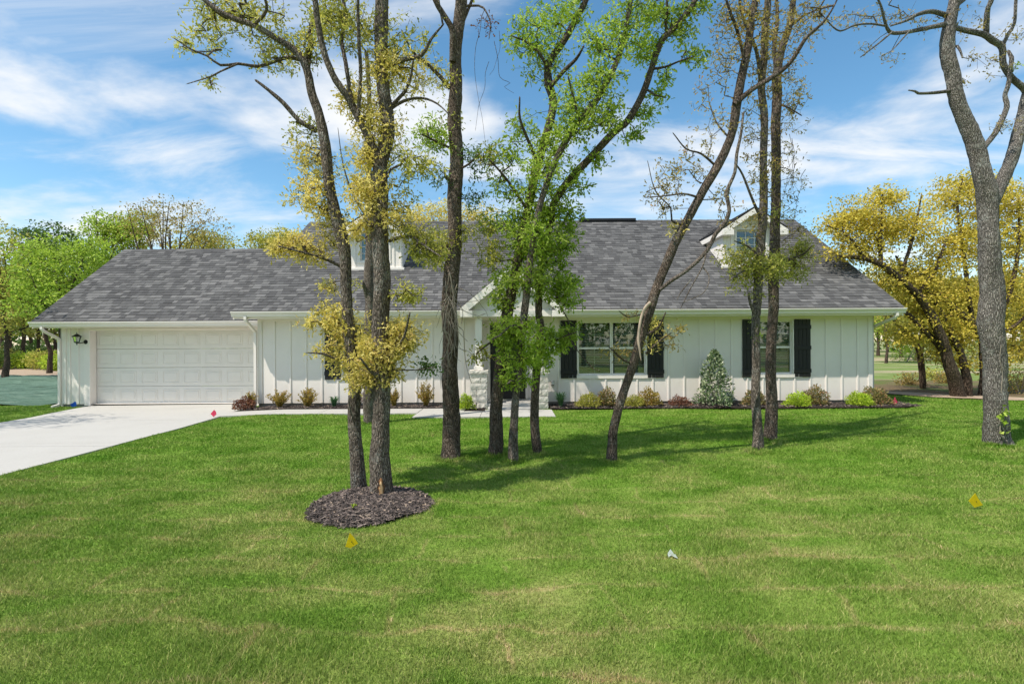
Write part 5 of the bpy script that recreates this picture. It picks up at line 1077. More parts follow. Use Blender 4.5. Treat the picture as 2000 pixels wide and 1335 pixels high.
left_tree(10, 27, 'olive brown tree at the left edge of the picture', 'olive', [(0, 480, 55, 50, 27), (30, 540, 60, 60, 27), (-40, 560, 80, 80, 27), (20, 620, 60, 40, 27)], 44, 600, leaf=.15)
left_tree(335, 30, 'tall half bare tree fanning out above the garage ridge', 'sparse', [(345, 440, 90, 55, 30), (290, 430, 60, 40, 30), (400, 460, 55, 40, 30), (340, 410, 50, 26, 30)], 45, 330, per=6, leaf=.13, trunk_r=.18, nl=14)
left_tree(265, 34, 'olive rounded tree between the green tops and the half bare tree', 'olive', [(270, 445, 50, 40, 34), (240, 470, 50, 40, 34)], 46, 330, leaf=.16)
left_tree(420, 33, 'low olive tree at the foot of the half bare one', 'olive', [(420, 475, 45, 25, 33), (380, 480, 50, 30, 33)], 47, 260, leaf=.16)
left_tree(525, 32, 'small olive tree top peeping over the garage ridge beside the main roof', 'olive', [(525, 475, 50, 24, 32), (560, 470, 40, 26, 32)], 48, 300, leaf=.15)
left_tree(880, 31, 'gold tree top showing above the main ridge behind the straight dark trunk', 'gold', [(870, 425, 70, 32, 31), (940, 430, 45, 30, 31), (820, 430, 40, 26, 31)], 49, 420, leaf=.14)
# deeper rows of the wood, copied from four forms
def copy_tree(src, loc, s, rz, label, mat=None, group=GW):
    r = src.copy(); COL.objects.link(r); r.location = loc; r.scale = (s, s, s); r.rotation_euler = (0, 0, rz); r['label'] = label; r['group'] = group
    for ch in src.children:
        c = ch.copy(); COL.objects.link(c); c.parent = r
        if mat and c.name.startswith('crown'): c.material_slots[0].link = 'OBJECT'; c.material_slots[0].material = MAT[mat]
    return r
f1 = bg_tree('woodland_tree', 'slim dark trunked tree at the very left edge, deep in the wood', at(-30, 37), 9.5, [(0, 0, 5.5, 2.3, 2.3, 2.8), (.6, 0, 3.4, 1.8, 1.8, 1.3), (-.8, .4, 7.0, 1.5, 1.5, 1.3)], 51, 'olive', 420, leaf=.17, group=GW, trunk_r=.15)
f2 = bg_tree('woodland_tree', 'slim tree with high crown deep in the wood left of the lantern', at(45, 39), 9.0, [(0, 0, 6.2, 2.2, 2.2, 2.0), (1.0, 0, 4.4, 1.6, 1.6, 1.2)], 52, 'dgreen', 400, leaf=.17, group=GW, trunk_r=.17)
spots = [(20, 42, 1.0, 1, 'dgreen'), (75, 40, .95, 0, 'olive'), (108, 44, 1.0, 1, 'olive'), (-60, 43, 1.1, 0, 'dgreen'), (150, 46, 1.0, 0, 'dgreen'), (5, 50, 1.15, 1, 'olive'), (60, 53, 1.2, 0, 'dgreen'), (125, 54, 1.2, 1, 'dgreen'), (-30, 56, 1.2, 1, 'dgreen')]
words = ['second row, near the left edge', 'under the round topped tree', 'just left of the garage downspout', 'outermost at the left edge', 'behind the bright green bushy tree', 'farthest row at the left edge', 'farthest row, mid gap', 'farthest row beside the garage corner', 'farthest row, beyond the picture edge']
for (px_, d, s, k, m_), w in zip(spots, words): copy_tree((f1, f2)[k], at(px_, d), s, random.uniform(0, 6), 'shadowed woodland tree, ' + w, m_)
# understorey bushes at the edge of the left wood
for i, (px_, d, r_, m_) in enumerate([(10, 38, 1.0, 'olive'), (50, 37, .8, 'lime'), (85, 36, .9, 'olive'), (112, 34, .8, 'lime'), (-25, 36, 1.0, 'dgreen'), (65, 44, 1.3, 'dgreen'), (30, 47, 1.4, 'dgreen'), (100, 48, 1.4, 'dgreen')]):
    b = at(px_, d); rg = np.random.default_rng(90 + i); t = thing('woodland_bush', b, ['low olive bush at the left edge below the wood', 'yellow green bush below the wood, second from the left edge', 'olive bush below the bright green tree', 'yellow green bush beside the garage corner', 'dark bush cut by the left edge', 'dark thicket under the round topped tree', 'dark thicket deep between the left trunks', 'dark thicket behind the garage corner'][i], 'bush', 'bushes along the left wood')
    q = rg.normal(size=(520, 3)); q /= np.linalg.norm(q, axis=1)[:, None]; q *= rg.random((520, 1)) ** .4; C = np.array(b) + q * np.array([1.5 * r_, .9 * r_, .8 * r_]) + np.array([0, 0, .75 * r_]); C = np.repeat(C, 4, 0) + rg.normal(0, .09, (2080, 3)); C = C[C[:, 2] > -.1]
    lv, lf, lr = leaves(C, .13, rg, DIA, DIA_F, .1, Vector(b)); link('foliage', fast_mesh('foliage', lv, [lf], m_, lr), t)['kind'] = 'stuff'
    st = MB()
    for _ in range(7): a = rg.uniform(0, 6.28); st.tube([Vector(b) + Vector((0, 0, -.1)), Vector(b) + Vector((math.cos(a) * .4, math.sin(a) * .3, .5 * r_)), Vector(b) + Vector((math.cos(a) * .9 * r_, math.sin(a) * .6, 1.1 * r_))], [.02, .015, .006], 5)
    st.build('stems', 'barkfar', t)

# right: gold oaks leaning towards the house
GR = 'gold leaved trees on the right'
def right_tree(bx, by, label, lobes, limbs, seed, n, mat='amber', **kw):
    g = G(bx, by, -.1); b = (g.x, g.y, -.1); rg = np.random.default_rng(seed)
    t = thing('gold_oak', b, label, 'tree', GR); bb = np.array(b); V, Q, T = woody(limbs, 10, rg, .12, .12); link('trunk', fast_mesh('trunk', V - bb, [Q, T], 'barkfar', smooth=True), t)
    tips, mi = blob_tips([(x, y, rx, ry * .9, int(k * .9), 0, d + .25) for x, y, rx, ry, k, d in lobes], 15, rg, .9)
    X, ch, rad, nb, par = grow(limbs, tips, rg, .0034, .3, .2, .04); tv, tq = twig_mesh(X, ch, rad, nb, 4, bb); link('branches', fast_mesh('branches', tv, [tq], 'barkfar', smooth=True), t)['kind'] = 'stuff'
    m_ = rg.poisson(n, len(tips)) + 1; C = np.repeat(tips, m_, 0); R = np.clip(np.repeat(rg.random(len(tips)), m_) * .6 + .4 * rg.random(len(C)), 0, .999); C = C + rg.normal(size=C.shape) * np.array([.20, .20, .075])
    lv, lf, lr = leaves(C, .082, rg, DIA, DIA_F, .2, Vector(b), rnd=R); link('crown', fast_mesh('crown', lv, [lf], mat, lr), t)['kind'] = 'stuff'; return t
R1 = [limb_px([(1873, 800, 30), (1872, 778, 24), (1862, 735, 22), (1850, 695, 20), (1836, 650, 18), (1815, 610, 16), (1792, 575, 14), (1756, 543, 13), (1720, 516, 12), (1688, 504, 9), (1639, 500, 5)], 15.0, 14.2), limb_px([(1852, 700, 15), (1830, 670, 12), (1800, 640, 10), (1770, 610, 7), (1740, 600, 4)], 15.0, 14.6), limb_px([(1720, 516, 8), (1719, 470, 7), (1722, 420, 6), (1724, 375, 3)], 14.4, 14.6),
      limb_px([(1756, 543, 7), (1775, 490, 6), (1790, 430, 4), (1800, 380, 2.5)], 14.5, 15), limb_px([(1690, 505, 6), (1665, 470, 5), (1640, 450, 3), (1615, 440, 2)], 14.3, 14.2), limb_px([(1792, 575, 7), (1830, 520, 6), (1850, 460, 4)], 14.6, 15.2)]
right_tree(1872, 778, 'gold oak leaning furthest left, its limb reaching behind the roof', [(1640, 440, 45, 36, 60, 14.3), (1680, 420, 50, 40, 70, 14.4), (1730, 385, 36, 30, 46, 14.6), (1720, 450, 50, 45, 70, 14.6), (1670, 490, 55, 26, 60, 14.3), (1780, 440, 55, 50, 90, 14.8), (1750, 540, 70, 40, 100, 14.6), (1800, 590, 60, 45, 80, 14.8), (1850, 500, 60, 60, 90, 15.2), (1770, 650, 40, 26, 40, 14.8), (1830, 690, 35, 26, 24, 15)], R1, 61, 31)
R2 = [limb_px([(1922, 800, 30), (1924, 770, 22), (1925, 720, 20), (1922, 664, 18), (1900, 635, 16), (1877, 615, 15), (1840, 580, 13), (1810, 565, 11), (1780, 545, 7), (1750, 500, 4)], 15.6, 15.0), limb_px([(1922, 670, 12), (1960, 600, 10), (1980, 540, 8), (1990, 470, 5), (1990, 400, 3)], 15.6, 16), limb_px([(1900, 635, 9), (1890, 560, 8), (1880, 480, 6), (1870, 400, 4), (1880, 350, 2.5)], 15.5, 15.6), limb_px([(1930, 650, 8), (1975, 640, 6), (2020, 600, 4)], 15.6, 15.4)]
right_tree(1922, 778, 'gold oak behind the big forked oak, crown tallest on the right', [(1870, 390, 60, 45, 90, 15.6), (1910, 360, 55, 30, 60, 15.8), (1960, 400, 55, 50, 90, 16), (1990, 480, 60, 60, 100, 16), (1900, 470, 60, 55, 100, 15.6), (1960, 560, 60, 50, 90, 15.8), (1880, 580, 60, 40, 80, 15.4), (2020, 620, 60, 40, 50, 15.6), (1880, 650, 40, 40, 40, 15.5), (1950, 700, 45, 30, 30, 15.6), (1850, 655, 45, 30, 40, 15.5), (2000, 680, 45, 30, 30, 15.8), (2030, 400, 60, 60, 60, 16), (1960, 640, 36, 30, 30, 15.6)], R2, 62, 33)
R3 = [limb_px([(1890, 798, 24), (1890, 776, 17), (1886, 730, 15), (1876, 690, 13), (1855, 645, 11), (1835, 605, 9), (1820, 580, 6), (1800, 540, 3)], 15.2, 14.8), limb_px([(1896, 790, 10), (1894, 770, 9), (1890, 740, 8), (1886, 715, 7)], 15.1, 15.1)]
right_tree(1891, 778, 'slim gold oak between the two leaning gold oaks', [(1830, 610, 50, 40, 60, 15), (1860, 640, 40, 40, 50, 15), (1810, 545, 50, 36, 60, 15), (1885, 710, 24, 12, 16, 15)], R3, 63, 28)
R4 = [limb_px([(1804, 778, 16), (1803, 760, 12), (1800, 720, 11), (1796, 686, 10), (1785, 664, 9), (1769, 646, 7), (1750, 630, 5), (1735, 610, 3)], 17.5, 17.0), limb_px([(1798, 700, 5), (1805, 660, 4), (1800, 620, 3)], 17.5, 17.8)]
right_tree(1803, 762, 'small olive gold oak leaning left at the edge of the meadow', [(1760, 640, 40, 26, 40, 17.2), (1790, 665, 36, 26, 36, 17.4), (1745, 610, 36, 26, 40, 17.2), (1800, 620, 40, 36, 40, 17.6)], R4, 64, 16, 'olive')
f3 = bg_tree('woodland_tree', 'yellow green tree far across the meadow, just right of the house', at(1790, 44), 9.5, [(0, 0, 5.0, 2.6, 2.4, 2.6), (1.4, 0, 3.4, 2.0, 2.0, 1.5), (-1.4, .4, 6.5, 1.8, 1.5, 1.5)], 71, 'olive', 480, leaf=.19, group='trees beyond the meadow', trunk_r=.15)
f4 = bg_tree('woodland_tree', 'slender pale trunked tree far across the meadow beside the brick corner', at(1730, 40), 9, [(0, 0, 6.0, 2.0, 2.0, 2.2), (.8, 0, 4.0, 1.6, 1.6, 1.3)], 72, 'gold', 380, leaf=.18, group='trees beyond the meadow', trunk_r=.10)
rsp = [(1760, 52, 1.0, 0, 'green'), (1830, 48, 1.0, 1, 'gold'), (1880, 50, 1.05, 0, 'olive'), (1940, 46, 1.0, 1, 'gold'), (2000, 50, 1.1, 0, 'olive'), (2060, 47, 1.0, 1, 'gold'), (1715, 58, 1.0, 0, 'olive'), (1800, 62, 1.25, 1, 'olive'), (1860, 60, 1.25, 0, 'dgreen'), (1920, 62, 1.25, 1, 'olive'), (1980, 60, 1.25, 0, 'dgreen'), (2050, 62, 1.25, 0, 'olive')]
rw = ['fresh green, next to the slender pale trunk', 'gold, between the leaning gold oaks', 'olive, behind the leaning gold oaks', 'gold, behind the big forked oak', 'olive, at the right edge', 'gold, cut by the right edge', 'olive, closest to the house end in the back row', 'olive, back row behind the small leaning oak', 'dark green, back row centre', 'olive, back row left of the forked oak', 'dark green, back row right of the forked oak', 'olive, back row at the right edge']
for (px_, d, s, k, m_), w in zip(rsp, rw): copy_tree((f3, f4)[k], at(px_, d), s, random.uniform(0, 6), 'distant tree across the meadow, ' + w, m_, 'trees beyond the meadow')
for i, (px_, py_, r_, m_) in enumerate([(1770, 692, 1.1, 'lime'), (1850, 690, 1.0, 'olive'), (1930, 695, 1.2, 'olive'), (1985, 692, 1.1, 'gold'), (1825, 745, .35, 'olive'), (1990, 772, .6, 'sparse'), (1960, 765, .45, 'olive'), (1850, 752, .35, 'sparse'), (1780, 755, .4, 'sparse')]):
    g = G(px_, py_, -.1) if py_ > 700 else Vector(at(px_, 42)); b = tuple(g); rg = np.random.default_rng(190 + i)
    t = thing('meadow_bush', b, ['yellow green bush far across the meadow near the house end', 'olive bush far behind the leaning gold oaks', 'olive bush far behind the big forked oak', 'gold bush far off at the right edge', 'small weedy bush between the small oak and the gold oaks', 'scrubby brown bush at the right edge by the dirt path', 'scrubby olive bush right behind the big forked oak', 'twiggy weeds at the foot of the leaning gold oaks', 'twiggy weeds left of the small leaning oak'][i], 'bush', 'bushes around the meadow')
    q = rg.normal(size=(260, 3)); q /= np.linalg.norm(q, axis=1)[:, None]; q *= rg.random((260, 1)) ** .45; C = np.array(b) + q * np.array([1.5 * r_, .9 * r_, .85 * r_]) + np.array([0, 0, .7 * r_]); C = np.repeat(C, 4, 0) + rg.normal(0, .08 * max(.5, r_), (1040, 3)); C = C[C[:, 2] > -.12]
    lv, lf, lr = leaves(C, .13 if r_ > .8 else .06, rg, DIA, DIA_F, .1, Vector(b)); link('foliage', fast_mesh('foliage', lv, [lf], m_, lr), t)['kind'] = 'stuff'
    st = MB()
    for _ in range(9): a = rg.uniform(0, 6.28); st.tube([Vector(b) + Vector((0, 0, -.1)), Vector(b) + Vector((math.cos(a) * .5 * r_, math.sin(a) * .4 * r_, .6 * r_)), Vector(b) + Vector((math.cos(a) * 1.1 * r_, math.sin(a) * .7 * r_, 1.4 * r_))], [.014, .010, .004], 5)
    st.build('stems', 'deadtwig', t)
def far_woods():
    rg = np.random.default_rng(400); n = 34000; a = rg.uniform(0, 2 * math.pi, n); top = 8.2 + 1.6 * np.sin(a * 23) + 1.2 * np.sin(a * 41 + 1) + .8 * np.sin(a * 97 + 2)
    r = rg.uniform(82, 98, n); z = top * rg.random(n) ** .8; C = np.stack([r * np.cos(a), r * np.sin(a) + 10, z], 1)
    lv, lf, lr = leaves(C, 1.0, rg, DIA, DIA_F, .1); tag(link('far_woods', fast_mesh('far_woods', lv, [lf], 'dgreen', lr)), 'far off wood closing the view beyond meadow and trees', 'woods', kind='stuff')
far_woods()
# two street trees left of the picture throw the dapple on the driveway; three across the street show in the window panes
s1 = bg_tree('street_tree', 'olive tree standing left of the driveway, its shade on the concrete', (-14.6, 9.4, -.05), 8, [(0, 0, 5.6, 1.7, 1.6, 1.6), (.8, -.6, 6.8, 1.3, 1.3, 1.0)], 81, 'olive', 150, per=6, leaf=.13, group='trees along the street', trunk_r=.12)
copy_tree(s1, (-16.2, 11.4, -.05), 1.0, 2.0, 'second olive tree left of the driveway, nearer the garage', None, 'trees along the street')
for i, (x, y) in enumerate([(-9, -13), (1.5, -16), (10, -13), (18, -17), (-3.5, -12), (5.5, -12.5), (14, -14.5)]): copy_tree((f1, f3, f2, f1, f3, f3, f3)[i], (x, y, -.15), 1.15, i * 1.3, ['green tree across the street to the left', 'green tree straight across the street', 'green tree across the street to the right', 'green tree farthest right across the street', 'bushy green tree left of the middle across the street', 'bushy green tree right of the middle across the street', 'bushy green tree between the two right hand trees across the street'][i], 'green', 'trees along the street')

# ------------------------------------------------------------------ shrubs in the beds
def shrub(label, px_, py_, wpx, hpx, mat, seed, d=12.9, kind='mound', leaf=.035, n=900, name='shrub', stemmat='barkdark'):
    g = P(px_, py_, d); bz = .04 + float(gz(g.x, d)); b = Vector((g.x, d, bz)); w, h = wpx / F * d * .5, hpx / F * d; rg = np.random.default_rng(seed)
    t = thing(name, tuple(b), label, 'shrub', 'shrubs in the beds'); n = int(n * (1 if kind == 'grass' else 2.4)); leaf *= 1.25
    if kind == 'mound':
        q = rg.normal(size=(n, 3)); q[:, 2] = np.abs(q[:, 2]); q /= np.linalg.norm(q, axis=1)[:, None]; lump = 1 + .16 * np.sin(q[:, 0] * 5 + seed) * np.cos(q[:, 2] * 6) + rg.normal(0, .05, n); q *= (rg.random(n) ** .3 * lump)[:, None]
        C = q * np.array([w, w * .8, h * .95]) + np.array([0, 0, .02]); out = q * 1.2
    elif kind == 'cone':
        z = rg.random(n) ** 1.15; a = rg.uniform(0, 6.28, n); r = (1 - z) ** .62 * rg.random(n) ** .4 * (1 + .2 * np.sin(3 * a + 8 * z)) * w; C = np.stack([r * np.cos(a), r * np.sin(a), z * h + .05], 1); out = np.stack([np.cos(a), np.sin(a), np.full(n, .5)], 1) * .8
    elif kind == 'spray':                                # upright arching stems with small leaves
        C = []; out = []
        ns = max(9, n // 45)
        for _ in range(ns):
            a = rg.uniform(0, 6.28); rr = rg.uniform(.15, 1.0); hh = h * rg.uniform(.45, 1.0) * (1.1 - .35 * rr); m_ = n // ns
            s = rg.random(m_) ** .7; C.append(np.stack([np.cos(a) * rr * w * s ** 1.2 + rg.normal(0, .014, m_), np.sin(a) * rr * w * .8 * s ** 1.2 + rg.normal(0, .014, m_), hh * s + .01 + rg.normal(0, .01, m_)], 1)); out.append(np.tile([math.cos(a) * .4, math.sin(a) * .4, .9], (m_, 1)))
        C = np.vstack(C); out = np.vstack(out)
    if kind == 'grass':
        V = []; Fq = []; R = []
        for i in range(n):
            a = rg.uniform(0, 6.28); rr = rg.uniform(.3, 1.1) * w; hh = h * rg.uniform(.6, 1.15); s = np.array([-math.sin(a), math.cos(a), 0]) * .006; dirv = np.array([math.cos(a), math.sin(a), 0]); r0 = rg.uniform(0, .04)
            c = [dirv * (r0 + rr * f ** 1.5) + np.array([0, 0, hh * (math.sin(f * 2.0) / .91)]) for f in (0, .35, .7, 1.0)]; bb = len(V)
            for k, p in enumerate(c): V += [p - s * (1, 1, .8, .1)[k], p + s * (1, 1, .8, .1)[k]]
            R += [rg.random()] * 8; Fq += [(bb + 2 * k, bb + 2 * k + 1, bb + 2 * k + 3, bb + 2 * k + 2) for k in range(3)]
        link('blades', fast_mesh('blades', np.array(V), [np.array(Fq)], mat, R), t)['kind'] = 'stuff'; return t
    lv, lf, lr = leaves(C, leaf, rg, DIA, DIA_F, -.2, Vector((0, 0, 0)), out); link('foliage', fast_mesh('foliage', lv, [lf], mat, lr), t)['kind'] = 'stuff'
    st = MB()
    for _ in range(9):
        a = rg.uniform(0, 6.28); q = rg.uniform(.3, .75); st.tube([b + Vector((0, 0, -.03)), b + Vector((math.cos(a) * w * q * .4, math.sin(a) * w * q * .4, h * .35)), b + Vector((math.cos(a) * w * q, math.sin(a) * w * q, h * .78 * (1 if kind == 'spray' else .9)))], [.005, .004, .002], 5)
    st.build('stems', stemmat, t); return t
S = shrub
S('dark red spreading shrub at the garage end of the bed', 476, 800, 40, 22, 'russet', 1, 12.95, 'mound', .035, 500)
S('tan shrub tucked behind the dark red one against the corner board', 490, 790, 26, 34, 'bronze', 2, 13.1, 'spray', .03, 600)
S('bronze spiky shrub right of the corner downspout', 546, 797, 50, 36, 'bronze', 3, 12.98, 'spray', .03, 900)
S('bronze shrub with one tall shoot below the left window', 601, 797, 44, 38, 'bronze', 4, 12.98, 'spray', .03, 900)
S('dark grassy tuft left of the oak pair', 653, 797, 30, 18, 'liriope', 5, 13.0, 'grass', .03, 150, 'grass_tuft')
S('reddish twiggy shrub half hidden by the slender oak', 702, 797, 34, 38, 'russet', 6, 13.1, 'spray', .026, 260)
S('low dark shrub between the oak pair and the thin trunk', 716, 797, 20, 16, 'liriope', 7, 13.05, 'grass', .03, 110, 'grass_tuft')
S('bronze green shrub just right of the stout oak', 770, 797, 30, 36, 'bronze', 8, 13.0, 'spray', .03, 700)
S('bronze shrub with tall upright shoots left of the straight dark trunk', 832, 797, 42, 52, 'bronze', 9, 12.98, 'spray', .03, 900)
S('round glossy green boxwood beside the left stone pier', 911, 806, 32, 30, 'lime', 10, 12.45, 'mound', .03, 700)
S('dark grassy tuft right of the right stone pier', 1095, 800, 38, 24, 'liriope', 11, 12.78, 'grass', .03, 190, 'grass_tuft')
S('soft olive shrub below the left half of the twin window', 1149, 799, 48, 26, 'olive', 12, 12.8, 'mound', .03, 800)
S('dark glossy shrub left of the leaning oak', 1184, 796, 38, 34, 'mottled', 13, 12.95, 'mound', .035, 700)
S('low soft olive shrub just right of the leaning oak', 1238, 799, 40, 20, 'olive', 14, 12.8, 'mound', .03, 600)
S('yellow green shrub below the right shutter of the twin window', 1268, 795, 44, 32, 'bronze', 15, 12.95, 'mound', .036, 600)
S('low dark red shrub left of the tall holly', 1328, 797, 44, 18, 'russet', 16, 12.85, 'mound', .03, 420)
S('tall cone shaped holly with glossy variegated leaves', 1396, 797, 74, 104, 'holly', 17, 12.85, 'cone', .050, 1300, 'holly')
S('mottled shrub half hidden by the close pair of trunks', 1473, 792, 44, 32, 'mottled', 18, 12.95, 'mound', .036, 600)
S('bright lime mound below the right shutter of the single window', 1558, 797, 48, 26, 'lime', 19, 12.72, 'mound', .03, 900)
S('mottled shrub touching the right side of the first lime mound', 1592, 793, 50, 34, 'mottled', 20, 12.95, 'mound', .036, 800)
S('bright lime mound at the right end of the bed', 1678, 797, 48, 26, 'lime', 22, 12.72, 'mound', .03, 900)
S('mottled shrub at the house corner, last in the bed', 1708, 791, 58, 34, 'mottled', 23, 12.95, 'mound', .036, 900)

# ------------------------------------------------------------------ mulch chips
def chips(name, label, pts, org, seed, size=.05):
    rg = np.random.default_rng(seed); n = len(pts); L_ = size * rg.uniform(.4, 1.4, n); W = size * rg.uniform(.10, .25, n); a = rg.uniform(0, 6.28, n); til = rg.normal(0, .28, n)
    l = np.stack([np.cos(a) * np.cos(til), np.sin(a) * np.cos(til), np.sin(til)], 1); w = np.stack([-np.sin(a), np.cos(a), rg.normal(0, .35, n)], 1); up = np.cross(l, w); up /= np.linalg.norm(up, axis=1)[:, None]
    V = np.zeros((n, 6, 3)); c = pts - np.array(org)
    for k, (u, v, h) in enumerate([(-1, -1, 0), (1, -.6, 0), (1, .6, 0), (-1, 1, 0), (-.9, 0, 1), (.9, 0, 1)]): V[:, k] = c + l * (u * L_ / 2)[:, None] + w * (v * W / 2)[:, None] + up * (h * W * .6)[:, None]
    i = np.arange(n)[:, None] * 6; Q = np.vstack([i + np.array([[0, 1, 5, 4]]), i + np.array([[2, 3, 4, 5]])]); T = np.vstack([i + np.array([[0, 4, 3]]), i + np.array([[1, 2, 5]])])
    o = link(name, fast_mesh(name, V.reshape(-1, 3), [Q, T], 'mulch', np.repeat(rg.random(n), 6))); o.location = org; tag(o, label, 'mulch', kind='stuff'); return o
MC = G(718, 992); MR = .60; rg = np.random.default_rng(50); n = 5200
mb = MB(); nr, na = 8, 48; MRX, MRY = .595, .60
def mound(rx, ry): q = math.hypot(rx / MRX, ry / MRY); return .075 * max(0, 1 - q ** 2.2) ** .8 + .012
def edge(a): return 1 + .04 * math.sin(3 * a + 1) + .03 * math.sin(5 * a + 2)
MCX, MCY = -1.455, 5.22
for i in range(nr + 1):
    for j in range(na): a = 2 * math.pi * j / na; f = i / nr * edge(a); x, y = MRX * f * math.cos(a), MRY * f * math.sin(a); mb.v.append((MCX + x, MCY + y, mound(x, y) - (.03 if i == nr else 0)))
for i in range(nr):
    for j in range(na): k = (j + 1) % na; mb.f.append((i * na + j, (i + 1) * na + j, (i + 1) * na + k, i * na + k))
structure(mb.build('mulch_ring', 'mulchbase', None, True))
a = rg.uniform(0, 6.28, n); f = np.sqrt(rg.random(n)) * np.array([edge(q) for q in a]) * 1.01; xx, yy = MRX * f * np.cos(a), MRY * f * np.sin(a)
chips('mulch_chips', 'dark shredded bark mulch heaped round the pair of oaks', np.stack([MCX + xx, MCY + yy, [mound(p, q) + .006 + abs(rg.normal(0, .006)) for p, q in zip(xx, yy)]], 1), (MCX, MCY, 0), 51, .072)
n = 5200; bx = np.r_[rg.uniform(-6.85, -1.16, n // 2), rg.uniform(.95, 10.1, n // 2)]; by = np.r_[rg.uniform(12.74, 13.34, n // 2), rg.uniform(12.46, 13.34, n // 2)]
chips('mulch_chips', 'dark bark mulch in the beds along the house front', np.stack([bx, by, np.array([float(gz(p, q)) for p, q in zip(bx, by)]) + .048 + abs(rg.normal(0, .008, n))], 1), (0, 13, 0), 52, .07)
# weed in the ring
wd_ = thing('weed', tuple(P(694, 1005, 4.95)), 'tiny yellow green weed sprouting from the mulch ring', 'weed'); q = P(694, 1005, 4.95); rg = np.random.default_rng(5)
lv, lf, lr = leaves(np.array([(q.x + rg.normal(0, .02), 4.95 + rg.normal(0, .015), .08 + rg.uniform(0, .025)) for _ in range(16)]), .035, rg, DIA, DIA_F, -.5, ORG[wd_]); link('leaves', fast_mesh('leaves', lv, [lf], 'lime', lr), wd_)

# ------------------------------------------------------------------ small things on the lawn
def flag(label, px_, py_, w, h, mat, shape, lift=.05, group='marker flags'):
    g = G(px_, py_, .0); d = g.y; k = d / F; z0 = float(gz(g.x, g.y)); t = thing('marker_flag', (g.x, g.y, z0), label, 'flag', group)
    pts = [(g.x + u * w * k, g.y + .006 * math.sin(u * 3), z0 + lift + v * h * k) for u, v in shape]; MB().prism(pts, (0, .003, 0)).build('flag', mat, t)
    MB().tube([(g.x + .004, g.y + .03, z0 - .05), (g.x, g.y + .03, z0 + lift + .55 * h * k)], [.0015, .0015], 5).build('wire_stake', 'wire', t)
    if mat == 'yellow':
        c = (g.x + .02 * w * k, z0 + lift + .42 * h * k); MB().prism([(c[0] + .004 * math.cos(a), g.y - .006, c[1] + .004 * math.sin(a)) for a in np.arange(8) / 8 * 6.283], (0, .004, 0)).build('eyelet', 'blackmetal', t)
    return t
flag('yellow triangular marker flag in front of the mulch ring', 687, 1074, 24, 30, 'yellow', [(-.5, .12), (-.1, 0), (.5, .28), (.12, .75), (-.15, 1.0), (-.3, .6)], .02)
flag('yellow square marker flag tilted on its corner, right side of the lawn', 1906, 996, 30, 28, 'yellow', [(-.5, .48), (-.1, 0), (.5, .16), (.18, .62), (-.03, 1.0)], .03)
flag('pink marker flag at the corner of driveway and walk', 417, 812, 11, 14, 'pink', [(-.5, .45), (0, 0), (.5, .35), (.4, .75), (.1, 1.0)], .03)
flag('pink marker flag at the right end of the bed', 1748, 792, 11, 16, 'pink', [(-.4, .35), (0, 0), (.5, .3), (.2, .7), (0, 1.0)], .03)
flag('blue marker flag at the foot of the garage wall', 143, 790, 12, 11, 'blue', [(-.5, .5), (-.2, 0), (.5, .2), (.45, .9), (.2, 1.0), (.0, .8)], .03)
g = G(1315, 1093); sct = thing('plastic_scrap', (g.x, g.y, .0), 'bent pale grey scrap of plastic lying on the lawn', 'litter'); k = g.y / F
pr = [(-10, -2), (-9, 3), (-5, 9), (1, 10), (9, 8), (10, 5), (6, -4), (3, -1), (-2, 2), (-6, 1)]
mb = MB(); top = [(g.x + a * k, g.y + b * k * 2.1, .050 + .012 * math.sin(a * .5) - .0030 * abs(a)) for a, b in pr]; mb.add(top + [(x, y, z - .006) for x, y, z in top], [tuple(range(10)), tuple(range(10, 20))[::-1]] + [(i, i + 10, (i + 1) % 10 + 10, (i + 1) % 10) for i in range(10)]); mb.build('scrap_sheet', 'scrap', sct)

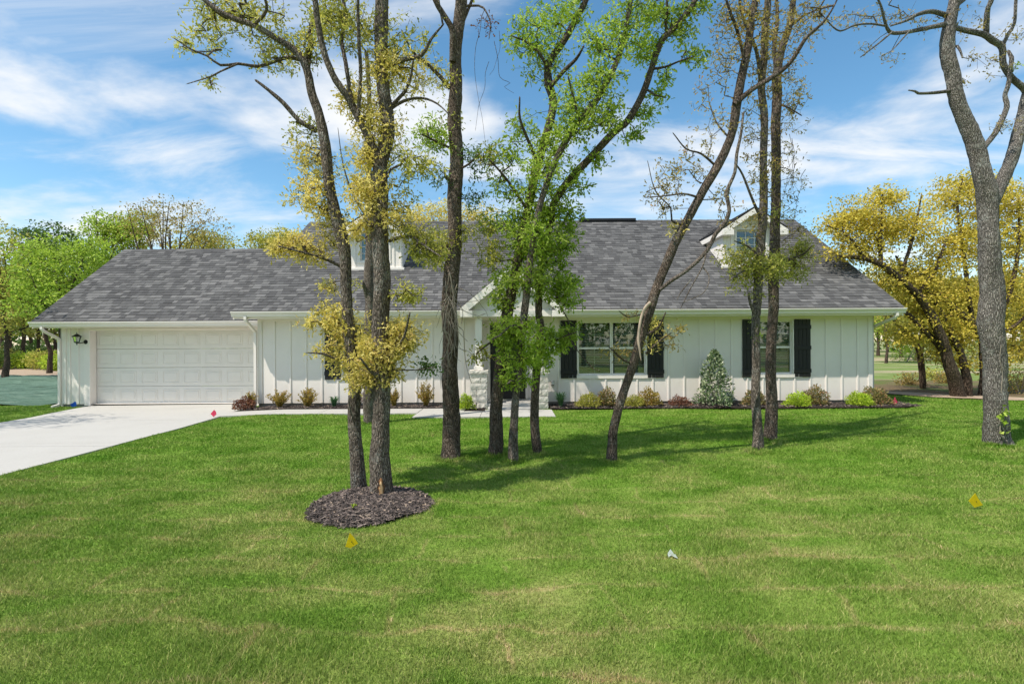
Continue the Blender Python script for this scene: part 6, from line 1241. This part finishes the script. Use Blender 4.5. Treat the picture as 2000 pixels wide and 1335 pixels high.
# ------------------------------------------------------------------ grass
def inside(poly, x, y):
    r = np.zeros(len(x), bool); n = len(poly); j = n - 1
    for i in range(n):
        xi, yi = poly[i]; xj, yj = poly[j]; c = ((yi > y) != (yj > y)) & (x < (xj - xi) * (y - yi) / (yj - yi + 1e-12) + xi); r ^= c; j = i
    return r
TRUNKS = [(*base_at(x, y)[:2], w * .5 / F * d) for x, y, w, d in ((881, 893, 44, DD), (966, 886, 33, 7.56), (1003, 898, 24, 7.17), (1049, 884, 22, 7.73), (1194, 898, 24, DF), (1480, 880, 25, DG), (1505, 860, 31, DH), (1949, 872, 56, DI), (722, 824, 28, 10.6))]
def lawn_blades():
    rg = np.random.default_rng(99); n = 1350000
    # denser near the camera, thinner (and a little broader) far away
    u = rg.random(n); d = 1.35 * (16.8 / 1.35) ** (u ** .92); x = rg.uniform(-1, 1, n) * (d * 1.12 + .8)
    x += rg.normal(0, .01, n); y = d + rg.normal(0, .02, n)
    keep = inside(lawn_poly, x, y)
    dl, dr = np.interp(y, [q[1] for q in DRV_L][::-1], [q[0] for q in DRV_L][::-1]), np.interp(y, [q[1] for q in DRV_R][::-1], [q[0] for q in DRV_R][::-1]); fr = rg.normal(0, .015, n)
    keep &= ~((x > dl + .01 + fr) & (x < dr - .0 + fr) & (y < 14.6))
    keep &= ~((x > -6.9) & (x < -2.2) & (y > 11.93 + fr)) & ~((x > -2.23 - fr) & (x < .96) & (y > 11.29 + fr))
    keep &= ~((x > .9) & (x < 9.7) & (y > 12.44 + fr)) & ~((x >= 9.7) & (x < 10.25) & (y > 12.55) & (y < 13.5)) & ~((x > -13) & (x < -7) & (y > 14.46)) & ~((x > -7.1) & (x < 10) & (y > 13.2))
    ang = np.arctan2(y - MCY, x - MCX); e = 1 + .04 * np.sin(3 * ang + 1) + .03 * np.sin(5 * ang + 2); keep &= ((x - MCX) / MRX) ** 2 + ((y - MCY) / MRY) ** 2 > (e * .985 + fr * 1.5) ** 2
    x, y = x[keep], y[keep]; n0 = len(x)
    # the mower leaves longer, drier tufts round the trunks
    for bx, by, br in TRUNKS:
        k = int(500 + 4200 * br); a = rg.uniform(0, 6.28, k); r = br + np.abs(rg.normal(0, .055, k)) - .01; x = np.r_[x, bx + r * np.cos(a)]; y = np.r_[y, by + r * np.sin(a)]
    n = len(x); tuft = np.arange(n) >= n0
    dist = np.hypot(x, y); z = gz(x, y) + .012 * np.sin(x * 1.7 + y * .6) * np.sin(y * 1.3 - x * .4) + .006 * np.sin(x * 4.1 + 1) * np.sin(y * 3.3)
    clump = .75 + .35 * np.sin(x * 2.3 + 1.7 * np.sin(y * 1.9)) * np.sin(y * 2.9 + 1.3 * np.sin(x * 2.1)) + .18 * np.sin(x * 9 + 3 * np.sin(y * 7)) * np.sin(y * 11)
    h = rg.uniform(.016, .040, n) * (clump * .6 + .4) * np.where(tuft, rg.uniform(1.2, 2.6, n), 1); w = np.maximum(.0028, dist * .00075) * rg.uniform(.7, 1.2, n); a = rg.uniform(0, 6.28, n); ln_ = rg.normal(0, .55, (n, 2)) * h[:, None]
    V = np.zeros((n, 3, 3), np.float32); V[:, 0] = np.stack([x - np.cos(a) * w, y - np.sin(a) * w, z - .004], 1); V[:, 1] = np.stack([x + np.cos(a) * w, y + np.sin(a) * w, z - .004], 1); V[:, 2] = np.stack([x + ln_[:, 0], y + ln_[:, 1], z + h], 1)
    o = link('grass', fast_mesh('grass', V.reshape(-1, 3), [np.arange(3 * n).reshape(-1, 3)], 'blade', np.repeat(np.where(tuft & (rg.random(n) < .45), rg.uniform(.88, 1, n), rg.random(n)), 3))); tag(o, 'short green sod grass covering the front lawn', 'grass', kind='stuff')
lawn_blades()
